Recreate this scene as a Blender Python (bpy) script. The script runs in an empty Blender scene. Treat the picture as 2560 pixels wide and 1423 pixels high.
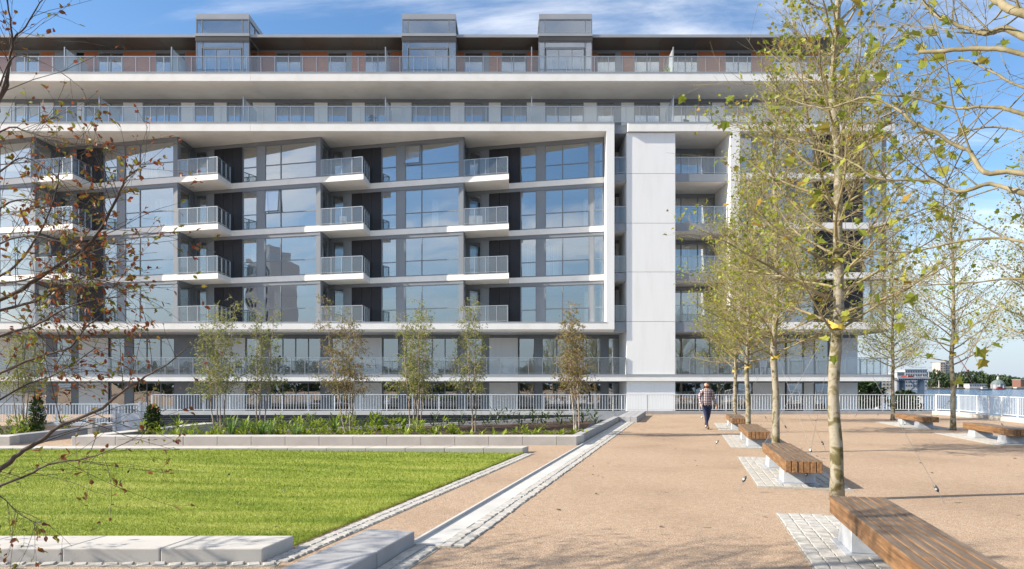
import bpy, math, random
import numpy as np
from mathutils import Vector, Matrix
SC = bpy.context.scene
COL = SC.collection
R = math.radians

# ------------------------------------------------------------------ camera, sky, sun, exposure
cam = bpy.data.cameras.new('camera'); cam_o = bpy.data.objects.new('camera', cam); COL.objects.link(cam_o)
cam.lens = 24.0; cam.sensor_width = 36.0; cam.sensor_fit = 'HORIZONTAL'
cam.shift_y = 0.0971; cam.clip_start = 0.05; cam.clip_end = 6000
cam_o.location = (0, 0, 1.7); cam_o.rotation_euler = (R(90), 0, 0)
SC.camera = cam_o

SUN_EL = 31.0
sun_to = Vector((-math.cos(R(10)) * math.cos(R(SUN_EL)), -math.sin(R(10)) * math.cos(R(SUN_EL)), math.sin(R(SUN_EL))))
sun = bpy.data.lights.new('sun', 'SUN'); sun.energy = 4.3; sun.angle = R(0.53); sun.color = (1.0, 0.90, 0.76)
sun_o = bpy.data.objects.new('sun', sun); COL.objects.link(sun_o); sun_o.location = (-40, -10, 60)
sun_o.rotation_euler = sun_to.to_track_quat('Z', 'Y').to_euler()

world = bpy.data.worlds.new('World'); SC.world = world; world.use_nodes = True
wn = world.node_tree; wn.nodes.clear()
def N(nt, typ, **kw):
    n = nt.nodes.new(typ)
    for k, v in kw.items():
        if k.startswith('i_'):
            key = k[2:].replace('_', ' ')
            n.inputs[int(key) if key.isdigit() else key].default_value = v
        else:
            setattr(n, k, v)
    return n
def L(nt, a, b, ai=0, bi=0):
    nt.links.new(a.outputs[ai], b.inputs[bi])
sky = N(wn, 'ShaderNodeTexSky', sky_type='NISHITA', sun_disc=False)
sky.sun_elevation = R(SUN_EL); sky.sun_rotation = math.atan2(sun_to.x, sun_to.y)
sky.altitude = 20; sky.air_density = 1.0; sky.dust_density = 0.25; sky.ozone_density = 2.2
bg1 = N(wn, 'ShaderNodeBackground', i_Strength=0.095)
hs = N(wn, 'ShaderNodeHueSaturation', i_Saturation=1.15); L(wn, sky, hs, 0, 4); L(wn, hs, bg1)
bg2 = N(wn, 'ShaderNodeBackground', i_Strength=0.85); bg2.inputs[0].default_value = (1.0, 0.96, 0.90, 1)
# thin high cloud, projected on to a flat layer
tc = N(wn, 'ShaderNodeTexCoord'); sep = N(wn, 'ShaderNodeSeparateXYZ'); L(wn, tc, sep, 0)
zc = N(wn, 'ShaderNodeMath', operation='MAXIMUM', i_1=0.0); L(wn, sep, zc, 2)
za = N(wn, 'ShaderNodeMath', operation='ADD', i_1=0.12); L(wn, zc, za)
dx = N(wn, 'ShaderNodeMath', operation='DIVIDE'); L(wn, sep, dx, 0); L(wn, za, dx, 0, 1)
dy = N(wn, 'ShaderNodeMath', operation='DIVIDE'); L(wn, sep, dy, 1); L(wn, za, dy, 0, 1)
cb = N(wn, 'ShaderNodeCombineXYZ'); L(wn, dx, cb); L(wn, dy, cb, 0, 1)
mp = N(wn, 'ShaderNodeMapping'); mp.inputs['Rotation'].default_value = (0, 0, R(35)); mp.inputs['Scale'].default_value = (1.0, 2.1, 1)
mp.inputs['Location'].default_value = (11.3, 8.1, 0); L(wn, cb, mp)
n1 = N(wn, 'ShaderNodeTexNoise', i_Scale=1.5, i_Detail=9.0, i_Roughness=0.6, i_Distortion=0.55); L(wn, mp, n1)
n2 = N(wn, 'ShaderNodeTexNoise', i_Scale=0.30, i_Detail=2.0, i_Roughness=0.5); L(wn, mp, n2)
ad = N(wn, 'ShaderNodeMath', operation='MULTIPLY_ADD', i_1=1.9, i_2=-0.95); L(wn, n2, ad)
sm = N(wn, 'ShaderNodeMath', operation='ADD'); L(wn, n1, sm); L(wn, ad, sm, 0, 1)
mr = N(wn, 'ShaderNodeMapRange', interpolation_type='SMOOTHSTEP', i_1=0.33, i_2=0.98, i_3=0.0, i_4=0.9); L(wn, sm, mr)
fz = N(wn, 'ShaderNodeMapRange', i_1=0.05, i_2=0.27, i_3=0.0, i_4=1.0); L(wn, sep, fz, 2)
fm = N(wn, 'ShaderNodeMath', operation='MULTIPLY'); L(wn, mr, fm); L(wn, fz, fm, 0, 1)
# the pale haze that lies along the whole horizon
hz = N(wn, 'ShaderNodeMapRange', interpolation_type='SMOOTHSTEP', i_1=-0.02, i_2=0.27, i_3=0.95, i_4=0.0); L(wn, sep, hz, 2)
bg3 = N(wn, 'ShaderNodeBackground', i_Strength=1.0); bg3.inputs[0].default_value = (0.26, 0.31, 0.375, 1)
mh_ = N(wn, 'ShaderNodeMixShader'); L(wn, hz, mh_); L(wn, bg1, mh_, 0, 1); L(wn, bg3, mh_, 0, 2)
mx = N(wn, 'ShaderNodeMixShader'); L(wn, fm, mx); L(wn, mh_, mx, 0, 1); L(wn, bg2, mx, 0, 2)
wo = N(wn, 'ShaderNodeOutputWorld'); L(wn, mx, wo)

vs = SC.view_settings
vs.view_transform = 'Standard'; vs.look = 'None'; vs.gamma = 1.0; vs.use_curve_mapping = False; vs.exposure = 1.17
SC.cycles.use_denoising = True
try: SC.cycles.denoiser = 'OPENIMAGEDENOISE'
except Exception: pass
SC.cycles.max_bounces = 10; SC.cycles.transparent_max_bounces = 24; SC.cycles.diffuse_bounces = 4; SC.cycles.glossy_bounces = 4
SC.cycles.sample_clamp_indirect = 6.0; SC.cycles.caustics_reflective = False; SC.cycles.caustics_refractive = False

# ------------------------------------------------------------------ measuring helpers
FPX, EYE = 1707.0, 1.7
def gx(px, Y): return (px - 1280.0) * Y / FPX
def gz(py, Y): return EYE - (py - 960.0) * Y / FPX
def at(px, py, Y): return Vector((gx(px, Y), Y, gz(py, Y)))
SK = 0.256                                  # the square is set out askew to the facade
U = Vector((SK, 1.0, 0)).normalized()        # along the benches, away from the camera
W = Vector((1.0, -SK, 0)).normalized()       # across them, to the right
SKA = math.atan2(SK, 1.0)

# ------------------------------------------------------------------ mesh builder
class MB:
    def __init__(s): s.V = []; s.F = []
    def hexa(s, p):
        b = len(s.V); s.V += [tuple(q) for q in p]
        s.F += [(b, b+3, b+2, b+1), (b+4, b+5, b+6, b+7), (b, b+1, b+5, b+4), (b+1, b+2, b+6, b+5), (b+2, b+3, b+7, b+6), (b+3, b, b+4, b+7)]
        return s
    def box(s, x0, x1, y0, y1, z0, z1):
        return s.hexa([(x0,y0,z0),(x1,y0,z0),(x1,y1,z0),(x0,y1,z0),(x0,y0,z1),(x1,y0,z1),(x1,y1,z1),(x0,y1,z1)])
    def wbox(s, Wl, u0, u1, d0, d1, z0, z1):   # on a wall: u along it, d out of it
        (px, py), (tx, ty), (nx, ny) = Wl
        q = []
        for z in (z0, z1):
            for u, d in ((u0, d1), (u1, d1), (u1, d0), (u0, d0)):
                q.append((px + tx*u + nx*d, py + ty*u + ny*d, z))
        return s.hexa(q)
    def prism(s, poly, z0, z1):                # poly counter-clockwise from above; z may be per-vertex lists
        n = len(poly); b = len(s.V)
        za = z0 if isinstance(z0, (list, tuple)) else [z0]*n
        zb = z1 if isinstance(z1, (list, tuple)) else [z1]*n
        s.V += [(p[0], p[1], za[i]) for i, p in enumerate(poly)] + [(p[0], p[1], zb[i]) for i, p in enumerate(poly)]
        s.F.append(tuple(b + n - 1 - i for i in range(n))); s.F.append(tuple(b + n + i for i in range(n)))
        for i in range(n):
            j = (i + 1) % n; s.F.append((b+i, b+j, b+n+j, b+n+i))
        return s
    def poly(s, pts):
        b = len(s.V); s.V += [tuple(p) for p in pts]; s.F.append(tuple(range(b, b+len(pts)))); return s
    def tube(s, pts, rad, n=6, cap=True):
        m = len(pts)
        if m < 2: return s
        b = len(s.V)
        d0 = (pts[1] - pts[0]).normalized()
        a = d0.orthogonal().normalized()
        cs = [(math.cos(2*math.pi*k/n), math.sin(2*math.pi*k/n)) for k in range(n)]
        for i in range(m):
            d = (pts[min(i+1, m-1)] - pts[max(i-1, 0)])
            if d.length_squared < 1e-12: d = d0
            d = d.normalized()
            a = a - d * a.dot(d)
            a = a.normalized() if a.length_squared > 1e-9 else d.orthogonal().normalized()
            c = d.cross(a); p = pts[i]; r = rad[i]
            for (x, y) in cs:
                s.V.append((p.x + (a.x*x + c.x*y)*r, p.y + (a.y*x + c.y*y)*r, p.z + (a.z*x + c.z*y)*r))
        for i in range(m-1):
            o = b + i*n
            for k in range(n):
                k2 = (k+1) % n
                s.F.append((o+k, o+k2, o+n+k2, o+n+k))
        if cap:
            s.F.append(tuple(b + n - 1 - k for k in range(n))); s.F.append(tuple(b + (m-1)*n + k for k in range(n)))
        return s
    def mesh(s, name, mat, off=(0,0,0), smooth=False):
        me = bpy.data.meshes.new(name)
        if off[0] or off[1] or off[2]:
            ox, oy, oz = off
            me.from_pydata([(x-ox, y-oy, z-oz) for x, y, z in s.V], [], s.F)
        else:
            me.from_pydata(s.V, [], s.F)
        if mat: me.materials.append(mat)
        if smooth: me.polygons.foreach_set('use_smooth', [True]*len(me.polygons))
        me.update()
        return me
    def base(s):
        xs = [v[0] for v in s.V]; ys = [v[1] for v in s.V]; zs = [v[2] for v in s.V]
        return ((min(xs)+max(xs))/2, (min(ys)+max(ys))/2, min(zs))

WL = {}                                     # world location of the things that carry parts
def link(name, me, loc, parent=None):
    o = bpy.data.objects.new(name, me); COL.objects.link(o)
    if parent is not None:
        o.parent = parent; pl = WL[parent.name]
        o.location = (loc[0]-pl[0], loc[1]-pl[1], loc[2]-pl[2])
    else:
        o.location = loc
    WL[o.name] = tuple(loc)
    return o
def build(name, mb, mat, parent=None, smooth=False, bevel=0.0, loc=None):
    b = mb.base() if loc is None else loc
    o = link(name, mb.mesh(name, mat, b, smooth), b, parent)
    if bevel:
        m = o.modifiers.new('bevel', 'BEVEL'); m.width = bevel; m.segments = 2; m.limit_method = 'ANGLE'
    return o
def tag(o, label=None, cat=None, group=None, kind=None):
    if label: o['label'] = label
    if cat: o['category'] = cat
    if group: o['group'] = group
    if kind: o['kind'] = kind
    return o
def thing(name, label, cat, loc, group=None, rz=0.0):
    o = link(name, None, loc); o.rotation_euler = (0, 0, rz); o.empty_display_size = 0.2
    return tag(o, label, cat, group)
def loc_part(name, mb, mat, parent, smooth=False, bevel=0.0, me=None, loc=(0,0,0)):   # coordinates local to the parent
    m = me or mb.mesh(name, mat, (0,0,0), smooth)
    o = bpy.data.objects.new(name, m); COL.objects.link(o); o.parent = parent; o.location = loc
    if bevel:
        b = o.modifiers.new('bevel', 'BEVEL'); b.width = bevel; b.segments = 2; b.limit_method = 'ANGLE'
    return o
def copy_tree(o, parent=None):
    c = o.copy(); COL.objects.link(c)
    if parent is not None: c.parent = parent
    for ch in list(o.children): copy_tree(ch, c)
    return c
def wall(p0, p1):
    dx, dy = p1[0]-p0[0], p1[1]-p0[1]; l = math.hypot(dx, dy)
    return ((p0[0], p0[1]), (dx/l, dy/l), (dy/l, -dx/l)), l

# ------------------------------------------------------------------ materials
def mat(name, col, rough=0.6, metal=0.0, spec=0.5):
    m = bpy.data.materials.new(name); m.use_nodes = True
    b = m.node_tree.nodes['Principled BSDF']
    b.inputs['Base Color'].default_value = (*col, 1); b.inputs['Roughness'].default_value = rough
    b.inputs['Metallic'].default_value = metal; b.inputs['Specular IOR Level'].default_value = spec
    return m
def ramp(nt, src, stops, out=0):
    r = N(nt, 'ShaderNodeValToRGB'); e = r.color_ramp.elements
    e[0].position, e[0].color = stops[0][0], (*stops[0][1], 1)
    e[1].position, e[1].color = stops[1][0], (*stops[1][1], 1)
    for p, c in stops[2:]:
        x = e.new(p); x.color = (*c, 1)
    nt.links.new(src.outputs[out], r.inputs[0]); return r
def noisy(name, stops, scale=3.0, detail=6.0, rough=0.7, bump=0.0, bscale=None, stretch=(1,1,1), coord='Object', spec=0.4, metal=0.0, nrough=0.6):
    m = mat(name, stops[0][1], rough, metal, spec); nt = m.node_tree; b = nt.nodes['Principled BSDF']
    t = N(nt, 'ShaderNodeTexCoord'); mp = N(nt, 'ShaderNodeMapping'); mp.inputs['Scale'].default_value = stretch
    oi = N(nt, 'ShaderNodeObjectInfo'); mo = N(nt, 'ShaderNodeMath', operation='MULTIPLY', i_1=61.0); nt.links.new(oi.outputs['Random'], mo.inputs[0])
    va = N(nt, 'ShaderNodeVectorMath', operation='ADD'); nt.links.new(t.outputs[coord], va.inputs[0]); L(nt, mo, va, 0, 1)
    L(nt, va, mp)
    n = N(nt, 'ShaderNodeTexNoise', i_Scale=scale, i_Detail=detail, i_Roughness=nrough); L(nt, mp, n)
    r = ramp(nt, n, stops); L(nt, r, b, 0, 0)
    if bump:
        n3 = N(nt, 'ShaderNodeTexNoise', i_Scale=bscale or scale*6, i_Detail=6.0); L(nt, mp, n3)
        bp = N(nt, 'ShaderNodeBump', i_Strength=bump, i_Distance=0.01); nt.links.new(n3.outputs[0], bp.inputs['Height'])
        nt.links.new(bp.outputs[0], b.inputs['Normal'])
    return m
M = {}
def geo_noisy(*a, **k): return noisy(*a, coord='Generated', **k)
M['white'] = noisy('white_render', [(0.25, (0.755,0.75,0.735)), (0.5, (0.80,0.80,0.785)), (0.75, (0.82,0.82,0.81))], scale=1.6, detail=10, bump=0.04, bscale=60, rough=0.75, stretch=(1.4,1.4,0.22))
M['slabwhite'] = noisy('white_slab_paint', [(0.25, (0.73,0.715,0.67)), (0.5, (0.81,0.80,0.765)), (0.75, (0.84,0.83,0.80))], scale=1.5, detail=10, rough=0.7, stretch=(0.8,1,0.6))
M['greymetal'] = noisy('grey_aluminium', [(0.3, (0.17,0.19,0.215)), (0.7, (0.20,0.22,0.245))], scale=0.5, rough=0.42, spec=0.5)
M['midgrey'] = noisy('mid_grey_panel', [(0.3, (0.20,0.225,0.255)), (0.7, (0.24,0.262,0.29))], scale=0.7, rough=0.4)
M['charcoal'] = noisy('charcoal_cladding', [(0.3, (0.017,0.017,0.022)), (0.7, (0.024,0.024,0.03))], scale=0.9, rough=0.5, spec=0.35)
M['timber'] = noisy('timber_panel', [(0.25, (0.24,0.075,0.025)), (0.6, (0.40,0.13,0.042)), (0.8, (0.30,0.095,0.035))], scale=2.2, detail=8, rough=0.55, stretch=(1,1,14))
M['roofdark'] = noisy('roof_metal', [(0.3, (0.055,0.052,0.05)), (0.7, (0.075,0.07,0.066))], scale=0.5, rough=0.45)
M['roofedge'] = noisy('roof_edge_metal', [(0.3, (0.30,0.32,0.34)), (0.7, (0.36,0.38,0.40))], scale=0.5, rough=0.4)
M['rail'] = mat('rail_metal', (0.38,0.40,0.42), 0.35, 0.6)
M['fencewhite'] = mat('pale_fence_paint', (0.62,0.66,0.70), 0.45)
M['gateblue'] = mat('gate_paint', (0.42,0.47,0.54), 0.5)
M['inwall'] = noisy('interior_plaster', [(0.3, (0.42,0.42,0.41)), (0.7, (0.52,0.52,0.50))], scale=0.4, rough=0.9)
M['curtain'] = noisy('curtain_cloth', [(0.35, (0.55,0.55,0.54)), (0.65, (0.78,0.78,0.76))], scale=6, detail=2, rough=0.9, stretch=(1,1,0.02))
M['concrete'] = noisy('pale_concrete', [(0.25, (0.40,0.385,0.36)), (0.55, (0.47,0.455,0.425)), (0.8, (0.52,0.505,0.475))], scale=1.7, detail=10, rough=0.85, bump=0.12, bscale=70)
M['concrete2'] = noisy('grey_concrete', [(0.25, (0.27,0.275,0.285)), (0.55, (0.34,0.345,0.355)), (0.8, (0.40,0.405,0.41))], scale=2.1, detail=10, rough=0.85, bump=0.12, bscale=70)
M['strip'] = noisy('channel_concrete', [(0.25, (0.42,0.42,0.405)), (0.6, (0.50,0.50,0.485)), (0.8, (0.55,0.55,0.53))], scale=1.4, detail=8, rough=0.8, bump=0.06, bscale=90)
M['granite'] = noisy('granite_sett', [(0.3, (0.27,0.265,0.25)), (0.5, (0.40,0.39,0.365)), (0.7, (0.48,0.465,0.435))], scale=9, detail=8, rough=0.8, bump=0.35, bscale=40, coord='Object')
M['mortar'] = noisy('mortar', [(0.3, (0.22,0.205,0.175)), (0.7, (0.36,0.34,0.295))], scale=14, detail=8, rough=0.95, bump=0.4, bscale=80)
M['steel'] = noisy('galvanised_steel', [(0.3, (0.42,0.45,0.49)), (0.7, (0.55,0.58,0.62))], scale=5, detail=8, rough=0.42, metal=0.35)
M['cable'] = mat('steel_cable', (0.22,0.225,0.23), 0.6, 0.0)
M['blackmetal'] = mat('ratchet_metal', (0.08,0.085,0.09), 0.45, 0.4)
M['strap'] = mat('yellow_strap', (0.62,0.46,0.06), 0.7)
M['louvre'] = mat('dark_louvre', (0.035,0.037,0.045), 0.45)
M['soil'] = noisy('planter_soil', [(0.3, (0.022,0.012,0.008)), (0.6, (0.06,0.034,0.022)), (0.8, (0.11,0.07,0.045))], scale=16, detail=10, rough=0.95, bump=1.0, bscale=40)
M['black'] = mat('black_plastic', (0.03,0.03,0.032), 0.5)

def glass(name, r0, tint, haze=0.0, hazecol=(0.8,0.85,0.88), rough=0.0):
    m = bpy.data.materials.new(name); m.use_nodes = True; nt = m.node_tree; nt.nodes.clear()
    tr = N(nt, 'ShaderNodeBsdfTransparent'); tr.inputs[0].default_value = (*tint, 1)
    gl = N(nt, 'ShaderNodeBsdfGlossy', i_Roughness=rough); gl.inputs[0].default_value = (0.95, 0.98, 1.0, 1)
    lw = N(nt, 'ShaderNodeLayerWeight', i_Blend=0.5)
    pw = N(nt, 'ShaderNodeMath', operation='POWER', i_1=4.5); L(nt, lw, pw, 1, 0)
    ma = N(nt, 'ShaderNodeMath', operation='MULTIPLY_ADD', i_1=1.0-r0, i_2=r0); L(nt, pw, ma)
    ge = N(nt, 'ShaderNodeNewGeometry')
    inv = N(nt, 'ShaderNodeMath', operation='SUBTRACT', i_0=1.0); nt.links.new(ge.outputs['Backfacing'], inv.inputs[1])
    mu = N(nt, 'ShaderNodeMath', operation='MULTIPLY'); L(nt, ma, mu); L(nt, inv, mu, 0, 1)
    # panes are never perfectly flat: a very long wave bends what they mirror
    tcd = N(nt, 'ShaderNodeTexCoord'); nz = N(nt, 'ShaderNodeTexNoise', i_Scale=0.55, i_Detail=1.0); oi = N(nt, 'ShaderNodeObjectInfo'); mo = N(nt, 'ShaderNodeMath', operation='MULTIPLY', i_1=93.0); nt.links.new(oi.outputs['Random'], mo.inputs[0]); va = N(nt, 'ShaderNodeVectorMath', operation='ADD'); nt.links.new(ge.outputs['Position'], va.inputs[0]); L(nt, mo, va, 0, 1); L(nt, va, nz)
    bp = N(nt, 'ShaderNodeBump', i_Strength=0.5, i_Distance=0.02); nt.links.new(nz.outputs[0], bp.inputs['Height']); nt.links.new(bp.outputs[0], gl.inputs['Normal'])
    mx = N(nt, 'ShaderNodeMixShader'); L(nt, mu, mx)
    if haze:
        df = N(nt, 'ShaderNodeBsdfDiffuse'); df.inputs[0].default_value = (*hazecol, 1)
        mh = N(nt, 'ShaderNodeMixShader', i_0=haze); L(nt, tr, mh, 0, 1); L(nt, df, mh, 0, 2); L(nt, mh, mx, 0, 1)
    else:
        L(nt, tr, mx, 0, 1)
    L(nt, gl, mx, 0, 2)
    o = N(nt, 'ShaderNodeOutputMaterial'); L(nt, mx, o)
    return m
M['pane'] = glass('window_glass', 0.36, (0.84,0.87,0.88))
M['balglass'] = glass('balustrade_glass', 0.085, (0.90,0.93,0.94), haze=0.045)
M['frost'] = glass('frosted_screen', 0.10, (0.66,0.72,0.75), haze=0.45, rough=0.15)

def leafmat(name, stops, trans=0.45, rough=0.5, scale=1.0):
    m = bpy.data.materials.new(name); m.use_nodes = True; nt = m.node_tree; nt.nodes.clear()
    ge = N(nt, 'ShaderNodeNewGeometry'); oi = N(nt, 'ShaderNodeObjectInfo')
    s = N(nt, 'ShaderNodeMath', operation='ADD'); nt.links.new(ge.outputs['Random Per Island'], s.inputs[0]); nt.links.new(oi.outputs['Random'], s.inputs[1])
    fr = N(nt, 'ShaderNodeMath', operation='FRACT'); L(nt, s, fr)
    r = ramp(nt, fr, stops)
    p = N(nt, 'ShaderNodeBsdfPrincipled', i_Roughness=rough); p.inputs['Specular IOR Level'].default_value = 0.35; L(nt, r, p)
    t = N(nt, 'ShaderNodeBsdfTranslucent'); L(nt, r, t)
    mx = N(nt, 'ShaderNodeMixShader', i_0=trans); L(nt, p, mx, 0, 1); L(nt, t, mx, 0, 2)
    o = N(nt, 'ShaderNodeOutputMaterial'); L(nt, mx, o); return m
M['planeleaf'] = leafmat('plane_leaf', [(0.0,(0.18,0.24,0.03)), (0.5,(0.29,0.33,0.045)), (0.86,(0.39,0.39,0.065)), (0.955,(0.26,0.20,0.035)), (1.0,(0.36,0.23,0.03))])
M['redleaf'] = leafmat('autumn_leaf', [(0.0,(0.18,0.05,0.022)), (0.3,(0.26,0.085,0.035)), (0.5,(0.14,0.055,0.025)), (0.62,(0.16,0.16,0.028)), (0.85,(0.24,0.26,0.04)), (1.0,(0.30,0.12,0.035))], trans=0.4)
M['birchleaf'] = leafmat('birch_leaf', [(0.0,(0.15,0.20,0.035)), (0.5,(0.25,0.29,0.06)), (0.85,(0.33,0.34,0.085)), (1.0,(0.24,0.16,0.05))], trans=0.42)
M['birchrust'] = leafmat('birch_leaf_rusty', [(0.0,(0.19,0.20,0.045)), (0.55,(0.25,0.22,0.06)), (0.85,(0.27,0.17,0.06)), (1.0,(0.25,0.11,0.05))], trans=0.42)
M['plantleaf'] = leafmat('perennial_leaf', [(0.0,(0.13,0.20,0.018)), (0.5,(0.24,0.32,0.025)), (1.0,(0.34,0.40,0.05))], trans=0.35)
M['irisleaf'] = leafmat('strap_leaf', [(0.0,(0.07,0.15,0.03)), (0.5,(0.13,0.24,0.05)), (1.0,(0.19,0.30,0.07))], trans=0.35)
M['darkleaf'] = leafmat('dark_shrub_leaf', [(0.0,(0.03,0.06,0.018)), (0.5,(0.05,0.09,0.022)), (1.0,(0.085,0.13,0.03))], trans=0.25, rough=0.4)
M['farleaf'] = leafmat('far_foliage', [(0.0,(0.028,0.05,0.02)), (0.5,(0.04,0.07,0.026)), (1.0,(0.055,0.085,0.03))], trans=0.2)

def bark(name, stops, sc=5.0, st=(1,1,0.45), bump=0.5):
    m = mat(name, stops[0][1], 0.8); nt = m.node_tree; b = nt.nodes['Principled BSDF']
    ge = N(nt, 'ShaderNodeNewGeometry'); mp = N(nt, 'ShaderNodeMapping'); mp.inputs['Scale'].default_value = st; nt.links.new(ge.outputs['Position'], mp.inputs[0])
    n = N(nt, 'ShaderNodeTexNoise', i_Scale=sc, i_Detail=5.0, i_Roughness=0.55, i_Distortion=0.8); L(nt, mp, n)
    r = ramp(nt, n, stops); L(nt, r, b)
    mp2 = N(nt, 'ShaderNodeMapping'); mp2.inputs['Scale'].default_value = (6,6,34); nt.links.new(ge.outputs['Position'], mp2.inputs[0])
    n2 = N(nt, 'ShaderNodeTexNoise', i_Scale=1.6, i_Detail=4.0); L(nt, mp2, n2)
    bp = N(nt, 'ShaderNodeBump', i_Strength=bump, i_Distance=0.012); nt.links.new(n2.outputs[0], bp.inputs['Height']); nt.links.new(bp.outputs[0], b.inputs['Normal'])
    return m
M['planebark'] = bark('plane_bark', [(0.32,(0.07,0.058,0.018)), (0.43,(0.13,0.11,0.045)), (0.47,(0.23,0.205,0.145)), (0.56,(0.29,0.265,0.21)), (0.63,(0.19,0.165,0.095)), (0.74,(0.08,0.068,0.022))], sc=4.5, st=(1,1,0.9))
M['twig'] = bark('plane_twig', [(0.3,(0.14,0.11,0.055)), (0.55,(0.27,0.225,0.115)), (0.75,(0.36,0.31,0.18))], sc=3.0, bump=0.2)
M['limb'] = bark('plane_limb', [(0.3,(0.085,0.07,0.03)), (0.5,(0.17,0.145,0.075)), (0.62,(0.25,0.215,0.13)), (0.75,(0.12,0.10,0.05))], sc=5.0, bump=0.4)
M['darkbark'] = bark('dark_bark', [(0.3,(0.03,0.024,0.02)), (0.55,(0.065,0.05,0.042)), (0.8,(0.12,0.10,0.085))], sc=4.0, bump=0.3)
M['birchbark'] = bark('birch_bark', [(0.35,(0.20,0.14,0.10)), (0.5,(0.36,0.29,0.23)), (0.65,(0.50,0.44,0.38))], sc=2.5, st=(1,1,1.5), bump=0.3)

# bench boards: warm brown on the sides, greyed on top by the weather
def woodmat():
    m = mat('bench_timber', (0.2,0.1,0.04), 0.6); nt = m.node_tree; b = nt.nodes['Principled BSDF']
    t = N(nt, 'ShaderNodeTexCoord'); oi = N(nt, 'ShaderNodeObjectInfo')
    va = N(nt, 'ShaderNodeVectorMath', operation='ADD'); nt.links.new(t.outputs['Object'], va.inputs[0])
    ms = N(nt, 'ShaderNodeMath', operation='MULTIPLY', i_1=37.0); nt.links.new(oi.outputs['Random'], ms.inputs[0]); L(nt, ms, va, 0, 1)
    mp = N(nt, 'ShaderNodeMapping'); mp.inputs['Scale'].default_value = (9, 0.55, 9); L(nt, va, mp)
    n = N(nt, 'ShaderNodeTexNoise', i_Scale=3.0, i_Detail=9.0, i_Roughness=0.65, i_Distortion=0.6); L(nt, mp, n)
    warm = ramp(nt, n, [(0.25,(0.065,0.030,0.012)), (0.5,(0.185,0.098,0.042)), (0.62,(0.28,0.155,0.07)), (0.8,(0.13,0.058,0.022))])
    grey = ramp(nt, n, [(0.25,(0.075,0.048,0.030)), (0.5,(0.145,0.102,0.068)), (0.65,(0.21,0.155,0.11)), (0.8,(0.12,0.078,0.048))])
    ge = N(nt, 'ShaderNodeNewGeometry'); sp = N(nt, 'ShaderNodeSeparateXYZ'); nt.links.new(ge.outputs['True Normal'], sp.inputs[0])
    mr = N(nt, 'ShaderNodeMapRange', i_1=0.3, i_2=0.9); L(nt, sp, mr, 2)
    mx = N(nt, 'ShaderNodeMix', data_type='RGBA'); L(nt, mr, mx); nt.links.new(warm.outputs[0], mx.inputs[6]); nt.links.new(grey.outputs[0], mx.inputs[7])
    # knots
    vo = N(nt, 'ShaderNodeTexVoronoi', i_Scale=1.0); mpk = N(nt, 'ShaderNodeMapping'); mpk.inputs['Scale'].default_value = (3.0, 1.6, 3.0); L(nt, va, mpk); L(nt, mpk, vo)
    kr = N(nt, 'ShaderNodeMapRange', i_1=0.05, i_2=0.16, i_3=0.75, i_4=0.0); L(nt, vo, kr)
    mk = N(nt, 'ShaderNodeMix', data_type='RGBA'); L(nt, kr, mk); nt.links.new(mx.outputs[2], mk.inputs[6]); mk.inputs[7].default_value = (0.30,0.145,0.05,1)
    nt.links.new(mk.outputs[2], b.inputs[0])
    mg = N(nt, 'ShaderNodeMapping'); mg.inputs['Scale'].default_value = (70, 1.2, 70); L(nt, va, mg)
    ng = N(nt, 'ShaderNodeTexNoise', i_Scale=1.0, i_Detail=4.0); L(nt, mg, ng)
    bp = N(nt, 'ShaderNodeBump', i_Strength=0.5, i_Distance=0.004); nt.links.new(ng.outputs[0], bp.inputs['Height']); nt.links.new(bp.outputs[0], b.inputs['Normal'])
    return m
M['wood'] = woodmat()

def gravelmat():
    m = mat('bound_gravel', (0.4,0.28,0.2), 0.9, spec=0.25); nt = m.node_tree; b = nt.nodes['Principled BSDF']
    ge = N(nt, 'ShaderNodeNewGeometry')
    vo = N(nt, 'ShaderNodeTexVoronoi', i_Scale=105.0); nt.links.new(ge.outputs['Position'], vo.inputs[0])
    sp = N(nt, 'ShaderNodeSeparateColor'); L(nt, vo, sp, 1, 0)
    r = ramp(nt, sp, [(0.0,(0.25,0.165,0.11)), (0.25,(0.395,0.28,0.19)), (0.65,(0.465,0.345,0.245)), (0.88,(0.54,0.435,0.33)), (1.0,(0.36,0.32,0.29))])
    nl = N(nt, 'ShaderNodeTexNoise', i_Scale=0.35, i_Detail=6.0, i_Roughness=0.6); nt.links.new(ge.outputs['Position'], nl.inputs[0])
    rl = ramp(nt, nl, [(0.3,(0.78,0.765,0.75)), (0.5,(0.95,0.94,0.93)), (0.7,(1.0,1.0,1.0))])
    nm = N(nt, 'ShaderNodeTexNoise', i_Scale=9.0, i_Detail=5.0); nt.links.new(ge.outputs['Position'], nm.inputs[0])
    rm = ramp(nt, nm, [(0.3,(0.86,0.85,0.84)), (0.65,(1.0,1.0,1.0))])
    m1 = N(nt, 'ShaderNodeMix', data_type='RGBA', blend_type='MULTIPLY', i_0=1.0); nt.links.new(r.outputs[0], m1.inputs[6]); nt.links.new(rl.outputs[0], m1.inputs[7])
    m2 = N(nt, 'ShaderNodeMix', data_type='RGBA', blend_type='MULTIPLY', i_0=1.0); nt.links.new(m1.outputs[2], m2.inputs[6]); nt.links.new(rm.outputs[0], m2.inputs[7])
    nt.links.new(m2.outputs[2], b.inputs[0])
    bp = N(nt, 'ShaderNodeBump', i_Strength=0.9, i_Distance=0.006); bp.invert = True; nt.links.new(vo.outputs[0], bp.inputs['Height']); nt.links.new(bp.outputs[0], b.inputs['Normal'])
    return m
M['gravel'] = gravelmat()

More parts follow.
